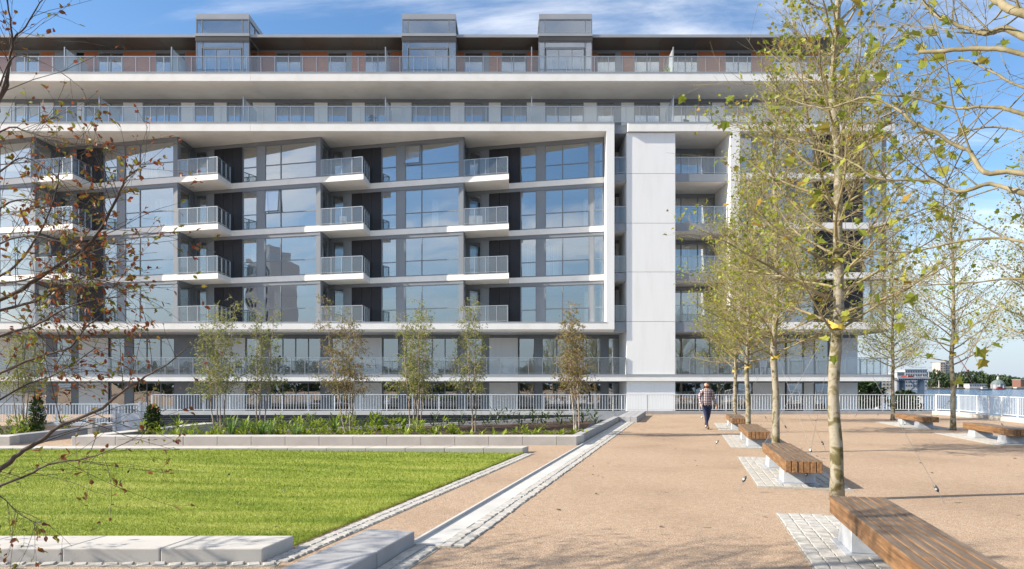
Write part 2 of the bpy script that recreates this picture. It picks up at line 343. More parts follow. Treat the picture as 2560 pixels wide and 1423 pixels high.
def lawnmat(name, blades):
    m = bpy.data.materials.new(name); m.use_nodes = True; nt = m.node_tree; nt.nodes.clear()
    ge = N(nt, 'ShaderNodeNewGeometry'); mp = N(nt, 'ShaderNodeMapping'); mp.inputs['Scale'].default_value = (0.35, 2.1, 1); nt.links.new(ge.outputs['Position'], mp.inputs[0])
    n = N(nt, 'ShaderNodeTexNoise', i_Scale=1.1, i_Detail=7.0, i_Roughness=0.62, i_Distortion=0.4); L(nt, mp, n)
    if blades:
        mu = N(nt, 'ShaderNodeMath', operation='MULTIPLY_ADD', i_1=0.45, i_2=-0.22); nt.links.new(ge.outputs['Random Per Island'], mu.inputs[0])
        ad = N(nt, 'ShaderNodeMath', operation='ADD'); L(nt, n, ad); L(nt, mu, ad, 0, 1); src = ad
    else: src = n
    r = ramp(nt, src, [(0.15,(0.095,0.145,0.016)), (0.38,(0.17,0.24,0.024)), (0.56,(0.28,0.335,0.045)), (0.8,(0.43,0.43,0.13))])
    p = N(nt, 'ShaderNodeBsdfPrincipled', i_Roughness=0.6); p.inputs['Specular IOR Level'].default_value = 0.25; L(nt, r, p)
    o = N(nt, 'ShaderNodeOutputMaterial')
    if blades:
        t = N(nt, 'ShaderNodeBsdfTranslucent'); L(nt, r, t); mx = N(nt, 'ShaderNodeMixShader', i_0=0.35); L(nt, p, mx, 0, 1); L(nt, t, mx, 0, 2); L(nt, mx, o)
    else:
        n2 = N(nt, 'ShaderNodeTexNoise', i_Scale=45.0, i_Detail=6.0); nt.links.new(ge.outputs['Position'], n2.inputs[0])
        bp = N(nt, 'ShaderNodeBump', i_Strength=1.0, i_Distance=0.03); nt.links.new(n2.outputs[0], bp.inputs['Height']); nt.links.new(bp.outputs[0], p.inputs['Normal']); L(nt, p, o)
    return m
M['lawn'] = lawnmat('lawn_turf', False); M['blade'] = lawnmat('grass_blade', True)

def watermat():
    m = mat('river_water', (0.03,0.085,0.18), 0.10); nt = m.node_tree; b = nt.nodes['Principled BSDF']
    ge = N(nt, 'ShaderNodeNewGeometry'); mp = N(nt, 'ShaderNodeMapping'); mp.inputs['Scale'].default_value = (1.0, 0.35, 1); nt.links.new(ge.outputs['Position'], mp.inputs[0])
    n = N(nt, 'ShaderNodeTexNoise', i_Scale=0.55, i_Detail=8.0, i_Roughness=0.65); L(nt, mp, n)
    bp = N(nt, 'ShaderNodeBump', i_Strength=1.0, i_Distance=0.9); nt.links.new(n.outputs[0], bp.inputs['Height']); nt.links.new(bp.outputs[0], b.inputs['Normal'])
    return m
M['water'] = watermat()

# ================================================================== SETTING: ground, water
def struct(name, mb, m, label=None, kind='structure', cat=None):
    o = build(name, mb, m, loc=(0,0,0)); return tag(o, label, cat, None, kind)
g = MB()
LX = lambda Y: 2.02 + 0.258*(Y-20.0)         # left edge of the square, along the channel strip
g.poly([(-400,-300,0),(20.5,-300,0),(20.5,19.4,0),(-400,19.4,0)])
g.poly([(LX(19.4),19.4,0),(20.5,19.4,0),(22.2,29.6,0),(23.8,38.21,0),(LX(38.2),38.21,0)])
g.poly([(-13.88,19.4,0),(-12.2,19.4,0),(-12.2,26,0),(-13.88,26,0)])
g.poly([(-400,19.4,0),(-13.88,19.4,0),(-13.88,26,0),(-400,26,0)])
g.poly([(-400,26,0),(-20.5,26,0),(-20.5,38.2,0),(-400,38.2,0)])
struct('gravel_ground', g, M['gravel'])
sk_ = MB(); sk_.poly([(-20.5,26,-1.5),(LX(26),26,-1.5),(LX(38.2),38.2,-1.5),(-20.5,38.2,-1.5)])
struct('sunken_path', sk_, M['concrete2'])
tf = MB(); tf.poly([(-60,38.5,-0.92),(24,38.5,-0.92),(24.4,46,-0.92),(27,74,-0.92),(-60,74,-0.92)]); tf.poly([(-1500,74,-0.92),(27,74,-0.92),(40,900,-0.92),(-1500,900,-0.92)])
struct('terrace_floor', tf, M['concrete2'])
qw = MB()
ql = [(20.5,-300),(20.5,19.4),(22.2,29.6),(23.8,38.2),(24.4,46),(27,74),(40,900)]
for a, b in zip(ql, ql[1:]):
    qw.poly([(a[0],a[1],-5),(b[0],b[1],-5),(b[0],b[1],-0.003),(a[0],a[1],-0.003)])
struct('quay_wall', qw, M['concrete2'])
wt = MB(); wt.poly([(15,-900,-3),(3500,-900,-3),(3500,3600,-3),(15,3600,-3)])
struct('river', wt, M['water'])
# lawn, gently domed
LP = [Vector((-15.5,7.06,0)), Vector((-2.34,7.06,0)), Vector((0.22,16.62,0)), Vector((-15.5,16.62,0))]
def lawn_pt(a, b):
    p = LP[0].lerp(LP[1], a).lerp(LP[3].lerp(LP[2], a), b)
    h = 0.015 + 0.13*min(1, (1-a)*2.2)**1.2*min(1, b*3.0, 1)*1.0*(0.35+0.65*min(1,(1-b)*6)+0.25*b)
    return Vector((p.x, p.y, min(h, 0.15)*1.0))
lw_ = MB(); na, nb = 60, 40
lw_.V = [tuple(lawn_pt(i/na, j/nb)) for j in range(nb+1) for i in range(na+1)]
lw_.F = [(j*(na+1)+i, j*(na+1)+i+1, (j+1)*(na+1)+i+1, (j+1)*(na+1)+i) for j in range(nb) for i in range(na)]
o = struct('lawn', lw_, M['lawn'])
# grass blades
rs = np.random.default_rng(4)
def blades():
    nt_ = 240000
    a = rs.random(nt_); b = rs.random(nt_)**1.75
    a = 1 - (1-a)*np.where(b < 0.5, 0.75, 0.97)
    edge = rs.random(9000); a = np.concatenate([a, 1.0+0.004*rs.random(9000)]); b = np.concatenate([b, edge])
    n = len(a)
    P0, P1, P2, P3 = [np.array(p) for p in LP]
    p = (P0[None]*(1-a)[:,None]+P1[None]*a[:,None])*(1-b)[:,None] + (P3[None]*(1-a)[:,None]+P2[None]*a[:,None])*b[:,None]
    aa = np.clip(1-a, 0, 1)
    h = 0.015 + 0.13*np.minimum(1, aa*2.2)**1.2*np.minimum(1, b*3)*(0.35+0.65*np.minimum(1,(1-b)*6)+0.25*b)
    p[:,2] = np.minimum(h, 0.15) - 0.004
    th = rs.random(n)*6.283; w = 0.0035 + 0.005*b; hh = (0.014 + 0.024*rs.random(n)*rs.random(n)*1.6)*(1+0.3*b)
    lean = (rs.random((n,2))-0.5)*0.05
    ex = np.stack([np.cos(th)*w, np.sin(th)*w, np.zeros(n)], 1)
    tip = p + np.stack([lean[:,0], lean[:,1], hh], 1)
    v = np.stack([p-ex, p+ex, tip], 1).reshape(-1, 3)
    me = bpy.data.meshes.new('grass')
    me.vertices.add(n*3); me.loops.add(n*3); me.polygons.add(n)
    me.vertices.foreach_set('co', v.ravel()); me.loops.foreach_set('vertex_index', np.arange(n*3, dtype=np.int32))
    me.polygons.foreach_set('loop_start', np.arange(0, n*3, 3, dtype=np.int32)); me.polygons.foreach_set('loop_total', np.full(n, 3, np.int32))
    me.materials.append(M['blade']); me.update(); me.validate()
    return tag(link('grass', me, (0,0,0)), 'short bright green mown grass of the lawn', 'grass', None, 'stuff')
blades()

# ================================================================== APARTMENT BUILDING
B = thing('apartment_building', 'long white modern apartment block with dark glazing, angled glass bays and long balconies', 'building', (0, 45, -0.9))
ZF = {0:-0.9, 1:2.29, 2:5.51, 3:8.58, 4:11.65, 5:14.72, 6:17.79, 7:20.87}
ROOF = 23.57
YF, YW = 42.0, 45.2
XL, XR = -40.0, 23.4
rb = random.Random(11)
def part(name, mb, m, parent=None, **k): return build(name, mb, M[m], parent or B, **k)
def bx(name, m, *a, parent=None): return part(name, MB().box(*a), m, parent)

def window(Wl, u0, u1, z0, z1, cols=(), rows=(), fr=0.055, name='window', d=0.0, openleaf=None, parent=None, framemat='greymetal'):
    """framed glazing: the frame is the part, each pane a sub-part"""
    us = [u0] + list(cols) + [u1]; zs = [z0] + list(rows) + [z1]
    f = MB()
    f.wbox(Wl, u0, u1, d-0.07, d+0.02, z0, z0+fr); f.wbox(Wl, u0, u1, d-0.07, d+0.02, z1-fr, z1)
    f.wbox(Wl, u0, u0+fr, d-0.07, d+0.018, z0+fr, z1-fr); f.wbox(Wl, u1-fr, u1, d-0.07, d+0.018, z0+fr, z1-fr)
    for c in cols: f.wbox(Wl, c-fr*0.6, c+fr*0.6, d-0.07, d+0.016, z0+fr, z1-fr)
    for r in rows:
        for a, b in zip(us, us[1:]): f.wbox(Wl, a+fr*0.6, b-fr*0.6, d-0.068, d+0.014, r-fr*0.5, r+fr*0.5)
    wo_ = part(name, f, framemat, parent)
    k = 0
    for a, b in zip(us, us[1:]):
        for c, e in zip(zs, zs[1:]):
            build('pane', MB().wbox(Wl, a+0.02, b-0.02, d-0.035, d-0.02, c+0.02, e-0.02), M['pane'], wo_); k += 1
    return wo_

def balustrade(path, z, h=1.05, step=0.86, name='balustrade', postm='rail', parent=None):
    """handrail with a post and a glass panel for every bay"""
    hr = MB(); runs = []
    for a, b in zip(path, path[1:]):
        Wl, l = wall(a, b); runs.append((Wl, l))
        hr.wbox(Wl, 0, l, -0.025, 0.025, z+h-0.04, z+h)
        hr.wbox(Wl, 0, l, -0.02, 0.02, z+0.06, z+0.085)
    bo = part(name, hr, 'rail', parent)
    for Wl, l in runs:
        n = max(1, round(l/step)); s = l/n
        for i in range(n+1):
            u = min(max(i*s, 0.02), l-0.02)
            build('post', MB().wbox(Wl, u-0.018, u+0.018, -0.045, 0.018, z, z+h-0.042), M[postm], bo)
            if i < n: build('glass_panel', MB().wbox(Wl, i*s+0.03, (i+1)*s-0.03, -0.006, 0.006, z+0.09, z+h-0.045), M['balglass'], bo)
    return bo

# --- long roof terrace slabs with their capping
def slab(x0, x1, z, y0=YF, y1=51.0, th=0.5, m='slabwhite', cap=True, name='floor_slab'):
    bx(name, m, x0, x1, y0, y1, z-th-0.03, z-0.03)
    if cap: bx('edge_capping', 'roofedge', x0, x1, y0-0.025, y0+0.3, z-0.028, z)
JX = -16.1
slab(XL, JX-0.006, ZF[7]); slab(JX+0.006, 23.25, ZF[7])
slab(XL, JX-0.006, ZF[6]); slab(JX+0.006, 6.30, ZF[6]); slab(7.13, 23.55, ZF[6], th=0.5)
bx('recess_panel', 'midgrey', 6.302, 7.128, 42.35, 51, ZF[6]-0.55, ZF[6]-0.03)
# level 1 and 2 slabs
bx('floor_slab', 'slabwhite', XL, 23.35, YF, YF+0.3, ZF[1]-0.42, ZF[1]-0.12); bx('edge_capping', 'roofedge', XL, 23.35, YF-0.02, YF+0.32, ZF[1]-0.118, ZF[1])
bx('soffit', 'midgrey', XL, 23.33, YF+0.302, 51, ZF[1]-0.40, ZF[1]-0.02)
bx('floor_slab', 'slabwhite', XL, 6.30, YF, YF+0.3, ZF[2]-0.45, ZF[2]-0.03); bx('edge_capping', 'roofedge', XL, 5.81, YF-0.02, YF+0.3, ZF[2]-0.028, ZF[2]+0.02)
bx('soffit', 'slabwhite', XL, 7.088, YF+0.302, 51, ZF[2]-0.56, ZF[2]-0.02)
bx('soffit', 'slabwhite', 10.092, 23.4, YF+0.35, 51, ZF[2]-0.56, ZF[2]-0.02)
bx('floor_slab', 'slabwhite', 13.43, 23.4, YF, YF+0.348, ZF[2]-0.45, ZF[2]+0.0)
# picture-frame upright and the pier
bx('frame_upright', 'white', 5.81, 6.298, YF+0.001, 45.3, ZF[2]-0.03, ZF[6]-0.532)
zc_ = [2.29-0.001, gz(804,42.2), gz(680,42.2), gz(558,42.2), gz(434,42.2), ZF[6]-0.56]
for a, b in zip(zc_, zc_[1:]): bx('pier_panel', 'white', 7.09, 10.09, 42.2, 45.3, a+0.012, b-0.012)
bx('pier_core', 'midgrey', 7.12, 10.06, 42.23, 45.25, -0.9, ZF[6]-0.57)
bx('pier_panel', 'white', 7.09, 10.09, 42.2, 45.3, -0.9, ZF[1]-0.44)

# --- the saw-tooth glass bays
MSL = 0.23; YI, YC = 45.07, 43.0
corners = [-30.05, -21.05, -12.05, -3.05]
def bayY(u): return YI - MSL*u
for k, fl in enumerate((3, 4, 5)):
    z = ZF[fl]; pts = []
    for x0 in [-39.05] + corners:
        e = 9.0 if x0 < -4 else 8.86
        pts += [(x0, YI-0.10), (x0+e, bayY(e)-0.10)]
    poly = [(-39.05, 51.0)] + pts + [(5.808, 51.0)]
    part('floor_slab', MB().prism(poly, z-0.35, z), 'slabwhite')
def bay(x0, fl, last=False, leafopen=False):
    z = ZF[fl]; zt = (ZF[fl+1]-0.352) if fl < 5 else ZF[6]-0.535
    end = 8.85 if last else 9.0
    l = math.hypot(1, MSL); Wl, L_ = wall((x0, YI), (x0+end, bayY(end))); c = l      # u along the slope
    q = lambda u: u*c
    part('head_panel', MB().wbox(Wl, 0.0, L_-0.002, -0.09, 0.05, zt-0.22, zt-0.002), 'greymetal')
    h = zt-0.222
    part('wall_panel', MB().wbox(Wl, 0.0, q(0.18), -0.1, 0.0, z, h), 'greymetal')
    window(Wl, q(0.18), q(1.06), z+0.02, h, name='balcony_door', fr=0.09)
    part('wall_panel', MB().wbox(Wl, q(1.06), q(1.55), -0.1, 0.012, z, h), 'midgrey')
    for i in range(3):
        a = 1.56 + i*0.675
        part('cladding_panel', MB().wbox(Wl, q(a)+0.008, q(a+0.675)-0.008, -0.1, 0.02, z, h), 'charcoal')
    tr = z + 1.0
    window(Wl, q(3.60), q(4.63), z+0.02, h, rows=(tr-0.04,))
    part('wall_panel', MB().wbox(Wl, q(4.63)+0.002, q(5.17)-0.002, -0.1, 0.012, z, h), 'midgrey')
    if last:
        window(Wl, q(5.17), q(7.94), z+0.02, h, cols=(q(6.28),), rows=(tr,))
        part('wall_panel', MB().wbox(Wl, q(7.94)+0.002, q(8.21)-0.002, -0.1, 0.012, z, h), 'midgrey')
        window(Wl, q(8.21), q(8.80), z+0.02, h, rows=(tr+0.03,))
    else:
        window(Wl, q(5.17), q(8.74), z+0.02, h, cols=(q(6.28),), rows=(tr,))
        part('corner_post', MB().wbox(Wl, q(8.74)+0.002, L_, -0.26, 0.03, z, h), 'greymetal')
        # return wall beside the balcony
        W2, l2 = wall((x0+9.0, YC), (x0+9.0, YI))
        part('head_panel', MB().wbox(W2, 0.02, l2-0.06, -0.07, 0.05, zt-0.22, zt-0.002), 'greymetal')
        window(W2, 0.27, 1.62, z+0.02, h, name='side_window')
        part('wall_panel', MB().wbox(W2, 1.622, l2-0.05, -0.1, 0.012, z, h), 'greymetal')
    if leafopen:
        f = MB(); a0, a1, b0, b1 = q(5.22), q(6.24), tr+0.04, h-0.04
        # top-hung leaf pushed out at the bottom
        (px, py), (tx, ty), (nx, ny) = Wl
        def P(u, d, zz): return (px+tx*u+nx*d, py+ty*u+ny*d, zz)
        for (ua, ub, za, zb) in ((a0, a1, b0, b0+0.06), (a0, a1, b1-0.06, b1), (a0, a0+0.06, b0, b1), (a1-0.06, a1, b0, b1)):
            dd = lambda zz: 0.05 + 0.16*(b1-zz)/(b1-b0)
            f.hexa([P(ua, dd(za)+0.04, za), P(ub, dd(za)+0.04, za), P(ub, dd(za), za), P(ua, dd(za), za), P(ua, dd(zb)+0.04, zb), P(ub, dd(zb)+0.04, zb), P(ub, dd(zb), zb), P(ua, dd(zb), zb)])
        lf = part('open_window_leaf', f, 'greymetal')
        build('pane', MB().hexa([P(a0+.05, 0.22, b0), P(a1-.05, 0.22, b0), P(a1-.05, 0.205, b0), P(a0+.05, 0.205, b0), P(a0+.05, 0.075, b1), P(a1-.05, 0.075, b1), P(a1-.05, 0.06, b1), P(a0+.05, 0.06, b1)]), M['pane'], lf)
for x0 in [-39.05] + corners:
    for fl in (2, 3, 4, 5):
        bay(x0, fl, last=x0 > -4, leafopen=(x0, fl) in ((-21.05, 4), (-12.05, 5)))
        if x0 > -4: continue
        z = ZF[fl]; xc = x0+9.0; bl = 2.85
        tip = (xc+bl, bayY(9.0+bl)); back = (xc+bl, bayY(bl))
        if fl > 2:
            bo = part('balcony', MB().prism([(xc+0.003, bayY(9.0)-0.10), (tip[0], tip[1]-0.10), (back[0], back[1]-0.103), (xc+0.003, YI-0.103)], z-0.35, z), 'slabwhite')
            part('balcony_edge', MB().prism([(xc+0.003, bayY(9.0)-0.125), (tip[0]+0.02, tip[1]-0.125), (tip[0]+0.02, tip[1]-0.06), (xc+0.003, bayY(9.0)-0.06)], z+0.001, z+0.03), 'greymetal')
        balustrade([(xc+0.02, bayY(9.0)-0.03), (tip[0]-0.06, tip[1]-0.02), (back[0]-0.06, back[1]-0.14)], z+0.03, h=1.05, step=0.78, postm='rail')
# frame inner soffit drop beside the reveal (shadow line under the top slab)
# --- narrow balconies beside the pier, wide ones to its right, and the right-hand block
for fl in (2, 3, 4, 5):
    z = ZF[fl]; zt = ZF[fl+1]-0.45 if fl < 5 else ZF[6]-0.55
    for (xa, xb) in ((6.302, 7.088), (10.092, 13.428)):
        if fl > 2:
            bx('floor_slab', 'slabwhite', xa, xb, 42.42, 51, z-0.44, z-0.02)
            bx('edge_panel', 'midgrey', xa, xb, 42.36, 42.418, z-0.46, z+0.02)
        else:
            bx('edge_panel', 'midgrey', xa, xb, 42.30, 42.348, z-0.58, z+0.02)
        balustrade([(xa+0.02, 42.42), (xb-0.02, 42.42)], z+0.03, h=1.05, step=0.86)
        Wl, l = wall((xa, YW), (xb, YW))
        if l < 1: window(Wl, 0.01, l-0.22, z, zt-0.2, rows=(z+2.2,)); part('wall_panel', MB().wbox(Wl, l-0.218, l, -0.1, 0.0, z, zt-0.2), 'white')
        else: window(Wl, 0.01, l-0.01, z, zt-0.2, cols=(1.1, 2.2), name='sliding_door')
        part('head_panel', MB().wbox(Wl, 0, l, -0.1, 0.02, zt-0.199, zt+0.1), 'greymetal')
    if fl > 2: bx('edge_band', 'slabwhite', 14.022, 23.38, 42.08, 51, z-0.38, z+0.0)
    Wl, l = wall((14.02, 42.62), (23.36, 42.62)); h = zt+0.05
    window(Wl, 0.03, 1.0, z+0.01, h, rows=(z+1.0,)); part('wall_panel', MB().wbox(Wl, 1.0, 1.5, -0.1, 0.02, z, h), 'midgrey')
    window(Wl, 1.5, 3.2, z+0.01, h, cols=(2.3,), rows=(z+1.0,)); part('wall_panel', MB().wbox(Wl, 3.2, 3.6, -0.1, 0.02, z, h), 'midgrey')
    window(Wl, 3.6, 4.82, z+0.01, h, rows=(z+1.0,))
    for i in range(4): part('cladding_panel', MB().wbox(Wl, 4.83+i*0.755, 4.83+(i+1)*0.755-0.014, -0.1, 0.03, z, h), 'charcoal')
    window(Wl, 7.86, 9.15, z+0.01, h, cols=(8.4,)); part('corner_post', MB().wbox(Wl, 9.152, l, -0.2, 0.03, z, h), 'midgrey')
    W2, l2 = wall((23.36, 42.8), (23.36, 47.0))
    window(W2, 0.03, l2, z+0.01, h, cols=(1.4, 2.8), name='side_window')
bx('frame_upright', 'white', 13.43, 14.02, YF+0.001, 45.3, ZF[2]+0.001, ZF[6]-0.532)
# --- storeys set back behind the long balconies: lists of (kind, left, right) in the facade's own pixels
def storey(items, z, zt, Y, x_of, head=0.22, headm='greymetal', cols=0.95):
    x0, x1 = x_of(items[0][1]), x_of(items[-1][2])
    Wl, l = wall((x0, Y), (x1, Y))
    part('head_panel', MB().wbox(Wl, 0, l, -0.1, 0.03, zt-head, zt-0.002), headm)
    h = zt-head-0.002
    for kind, a, b in items:
        ua, ub = x_of(a)-x0, x_of(b)-x0
        if kind == 'g':
            n = max(1, round((ub-ua)/cols)); s = (ub-ua)/n
            window(Wl, ua, ub, z+0.01, h, cols=[ua+s*i for i in range(1, n)])
        elif kind == 't':
            zz = z
            part('timber_panel', MB().wbox(Wl, ua+0.004, ub-0.004, -0.1, 0.02, z, h), 'timber')
        else:
            mm = {'p':'white', 'm':'midgrey', 'd':'greymetal', 'k':'charcoal'}[kind]
            part('wall_panel', MB().wbox(Wl, ua+0.004, ub-0.004, -0.1, 0.02 if kind == 'p' else 0.01, z, h), mm)
Y6 = 44.7
x6 = lambda p: gx(p, Y6)
L6 = [('g',-60,-25),('p',-25,37),('g',37,101),('p',101,134),('m',134,193),('p',193,211),('g',213,308),('p',308,357),('g',359,453),('p',453,487),('g',487,535),('p',535,567),('g',569,632),('p',632,688),('g',690,786),('p',786,819),('g',819,868),('m',868,880),('p',880,912),('g',912,977),('p',977,1029),('g',1031,1126),('p',1126,1161),('g',1162,1208),('m',1208,1222),('p',1222,1252),('g',1254,1317),('p',1317,1363),('g',1364,1459),('p',1459,1492),('g',1492,1536),('m',1536,1553),('p',1553,1585),('g',1585,1650),('p',1650,1682),('g',1682,1780),('p',1780,1812),('g',1812,1880),('p',1880,1930),('g',1930,2020),('p',2020,2060),('g',2060,2130)]
storey(L6, ZF[6], 20.335, Y6, x6)
L7 = [('g',-60,-20),('t',-20,37),('g',37,101),('t',101,136),('m',136,190),('t',210,245),('g',245,309),('t',309,388),('g',388,465),('t',465,494),('d',494,628),('t',640,689),('g',689,753),('t',753,819),('g',819,868),('m',868,880),('t',880,912),('g',912,977),('t',978,1007),('d',1007,1140),('t',1140,1161),('g',1161,1208),('m',1208,1222),('t',1222,1252),('g',1252,1316),('t',1317,1347),('d',1347,1479),('t',1479,1492),('g',1492,1540),('m',1540,1553),('t',1553,1585),('g',1585,1650),('t',1650,1682),('g',1682,1745),('t',1745,1812),('g',1812,1880),('t',1880,1930),('g',1930,2020),('t',2020,2045)]
storey(L7, ZF[7], ROOF-0.02, Y6, x6, head=0.13)
balustrade([(-33.5, YF+0.12), (23.1, YF+0.12), (23.1, 46)], ZF[7])
balustrade([(-33.5, YF+0.12), (23.4, YF+0.12), (23.4, 46)], ZF[6])
def fin(px, z, h):
    x = gx(px, 43.2)
    f = part('screen_post', MB().box(x-0.03, x+0.03, 42.3, 42.42, z, z+h), 'rail')
    part('privacy_screen', MB().prism([(x-0.012, 42.43), (x+0.012, 42.43), (x+0.012, 44.58), (x-0.012, 44.58)], z+0.1, [z+h*0.97]*2+[z+h*0.97]*2), 'frost')
for px in (184, 446, 970, 1328, 1675): fin(px, ZF[7], 1.72)
for px in (269, 622, 970, 1328, 1675): fin(px, ZF[6], 1.72)
# roof, its edge and the soffit panels
bx('roof', 'roofdark', XL, 21.7, 43.10, 51, ROOF+0.03, ROOF+0.16); bx('roof_edge', 'roofedge', XL, 21.72, 43.05, 43.098, ROOF+0.0, ROOF+0.17)
x = -38.4; i = 0
while x < 21.6:
    x2 = min(x+2.28, 21.68); part('soffit_panel', MB().box(x+0.008, x2-0.008, 43.1, 44.68, ROOF-0.012, ROOF+0.028), 'roofdark'); x = x2
# roof lanterns: a glazed bay that rises through the roof
for (pa, pb) in ((494, 626), (1007, 1140), (1347, 1479)):
    xa, xb = gx(pa, 43.2), gx(pb, 43.2)
    Wl, l = wall((xa, 42.98), (xb, 42.98)); c1, c2 = l*0.113, l*0.874
    b_ = part('roof_lantern', MB().box(xa, xb, 42.95, 45.4, 24.66, 24.98), 'roofedge')
    z0, z1 = ROOF+0.172, 24.658
    for s_ in (Wl, wall((xb, 42.98), (xb, 45.35))[0], wall((xa, 45.35), (xa, 42.98))[0]):
        pass
    window(Wl, 0.0, l, z0, z1, cols=(c1, c2), name='lantern_window')
    W2, l2 = wall((xb, 43.06), (xb, 45.35)); window(W2, 0, l2, z0, z1, cols=(l2*0.42,), name='lantern_window')
    W3, l3 = wall((xa, 45.35), (xa, 43.06)); window(W3, 0, l3, z0, z1, cols=(l3*0.58,), name='lantern_window')
    bx('lantern_edge', 'roofedge', xa-0.03, xb+0.03, 42.90, 43.048, ROOF+0.002, ROOF+0.168)
    bx('lantern_soffit', 'roofdark', xa-0.03, xb+0.03, 42.92, 43.04, ROOF-0.30, ROOF-0.002)
    zt = ROOF-0.302
    window(Wl, 0.0, c1, ZF[7]+0.01, zt, name='lantern_window'); window(Wl, c2, l, ZF[7]+0.01, zt, name='lantern_window')
    window(Wl, c1+0.002, c2-0.002, zt-0.42, zt, name='lantern_window')
    window(Wl, c1+0.06, c2-0.06, ZF[7]+0.02, zt-0.44, cols=(c1+(c2-c1)*0.34, c1+(c2-c1)*0.67), name='sliding_door', d=0.0)
    window(W2, 0, l2*0.66, ZF[7]+0.01, ROOF-0.014, name='lantern_window'); window(W3, l3*0.34, l3, ZF[7]+0.01, ROOF-0.014, name='lantern_window')
# level 1 and ground floor
x1 = lambda p: gx(p, YW)
WW = [('g',-60,-20),('p',-72+12,-140)][:1]
L1 = [('g',-60,-20),('p',-20,55),('g',55,117),('m',117,140),('g',140,180),('m',180,197),('p',197,270),('g',275,313),('m',313,332),('g',332,437),('m',437,482),('d',482,537),('p',537,613),('g',615,655),('m',655,675),('g',675,803),('m',803,830),('g',830,884),('p',884,955),('g',957,997),('m',997,1016),('g',1016,1145),('m',1145,1165),('g',1165,1206),('m',1206,1223),('p',1223,1295),('g',1297,1337),('m',1337,1355),('g',1355,1503),('m',1503,1520),('g',1520,1549)]
storey(L1, ZF[1], 4.945, YW, x1, head=0.2)
storey(L1, ZF[0], ZF[1]-0.405, YW, x1, head=0.1)
for z, zt in ((ZF[1], 4.945), (ZF[0], ZF[1]-0.405)):
    bx('wall_panel', 'white', gx(1549,YW)+0.01, 7.09, YW-0.02, 45.3, z, zt)
L1R = [('g',1668,1880),('p',1882,1962),('g',1966,2008),('p',2010,2034),('g',2036,2072),('p',2074,2144)]
storey(L1R, ZF[1], 4.945, YW, x1, head=0.2)
storey(L1R, ZF[0], ZF[1]-0.405, YW, x1, head=0.1)
xe = gx(2144, YW)
for z, zt in ((ZF[1], 4.945), (ZF[0], ZF[1]-0.405)):
    bx('end_wall', 'white', xe-0.25, xe, YW+0.10, 51, z, zt)
balustrade([(-33.5, YF+0.15), (7.07, YF+0.15)], ZF[1])
balustrade([(10.11, YF+0.15), (23.2, YF+0.15), (23.2, 49.5)], ZF[1])
# rooms behind the glass
for a, b in ((0,1),(1,2),(2,3),(3,4),(4,5),(5,6),(6,7)):
    xr = 22.4 if a < 2 else (23.2 if a < 6 else 22.3)
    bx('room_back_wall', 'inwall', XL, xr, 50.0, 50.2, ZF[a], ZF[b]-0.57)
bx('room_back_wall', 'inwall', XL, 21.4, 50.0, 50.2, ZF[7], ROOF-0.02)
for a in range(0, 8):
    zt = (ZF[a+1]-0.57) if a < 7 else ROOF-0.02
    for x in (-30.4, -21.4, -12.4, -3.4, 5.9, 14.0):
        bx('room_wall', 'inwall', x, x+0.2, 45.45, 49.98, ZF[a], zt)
for k in range(64):
    fl = rb.choice((1,2,3,4,5,6,7,3,4,6)); x = rb.uniform(-32, 20); w_ = rb.uniform(0.4, 1.6)
    m_ = MB(); n_ = max(4, int(w_/0.07)); zb = ZF[fl]+0.04; zt = zb+2.3
    for i in range(n_):
        xa = x+i*w_/n_; o_ = 0.03*(i % 2)
        m_.hexa([(xa,45.44+o_,zb),(xa+w_/n_,45.47-o_,zb),(xa+w_/n_,45.49-o_,zb),(xa,45.46+o_,zb),(xa,45.44+o_,zt),(xa+w_/n_,45.47-o_,zt),(xa+w_/n_,45.49-o_,zt),(xa,45.46+o_,zt)])
    part('curtain', m_, 'curtain')
bx('rear_wall', 'white', XL, 22.4, 51.02, 51.3, -0.9, ROOF)
# small things on the balconies
bq = at(1190, 566, 43.9)
pb_ = thing('balcony_table', 'white cloth covered table on a balcony, third floor from the top of the glass bays', 'table', (bq.x, 43.7, ZF[4]))
build('tablecloth', MB().box(bq.x-0.42, bq.x+0.42, 43.45, 43.95, ZF[4]+0.02, ZF[4]+0.76), M['curtain'], pb_)
for sx in (-0.38, 0.38):
    for sy in (43.49, 43.91): build('leg', MB().box(bq.x+sx-0.02, bq.x+sx+0.02, sy-0.02, sy+0.02, ZF[4]+0.001, ZF[4]+0.1), M['black'], pb_)

# ================================================================== LANDSCAPE WALLS, KERBS, PAVING
def kerb_run(name, label, cat, corners_, joints, z0, z1, m, gap=0.008, bevel=0.012, block='kerb_block'):
    """straight run of cast blocks between two ends; corners_ = (front a, front b, back b, back a)"""
    a, b, c, d = [Vector(p) for p in corners_]
    t = thing(name, label, cat, (a.x, a.y, z0))
    for u0, u1 in zip(joints, joints[1:]):
        e = gap/2/(b-a).length
        p = [a.lerp(b, u0+e), a.lerp(b, u1-e), d.lerp(c, u1-e), d.lerp(c, u0+e)]
        build(block, MB().prism([(q.x, q.y) for q in p], z0, z1), M[m], t, bevel=bevel)
    return t
# near lawn kerb
j = [-0.02] + [0.0 + k*0.0887 for k in range(1, 10)]
xa, xb = -12.0, -2.37
n = 10; L_ = (xb-xa)
js = [1 - (xb - gx(p, 6.5))/L_ for p in (155, 400)]
d_ = js[1]-js[0]; J = [js[0]-d_*k for k in range(8, 0, -1)] + js + [1.0]
J = [max(0, v) for v in J if v > -d_*0.5]; J[0] = 0.0
kerb_run('lawn_kerb', 'pale concrete kerb blocks along the near edge of the lawn', 'kerb', [(xa,6.5,0),(xb,6.5,0),(-2.25,7.05,0),(xa,7.05,0)], J, -0.15, 0.135, 'concrete')
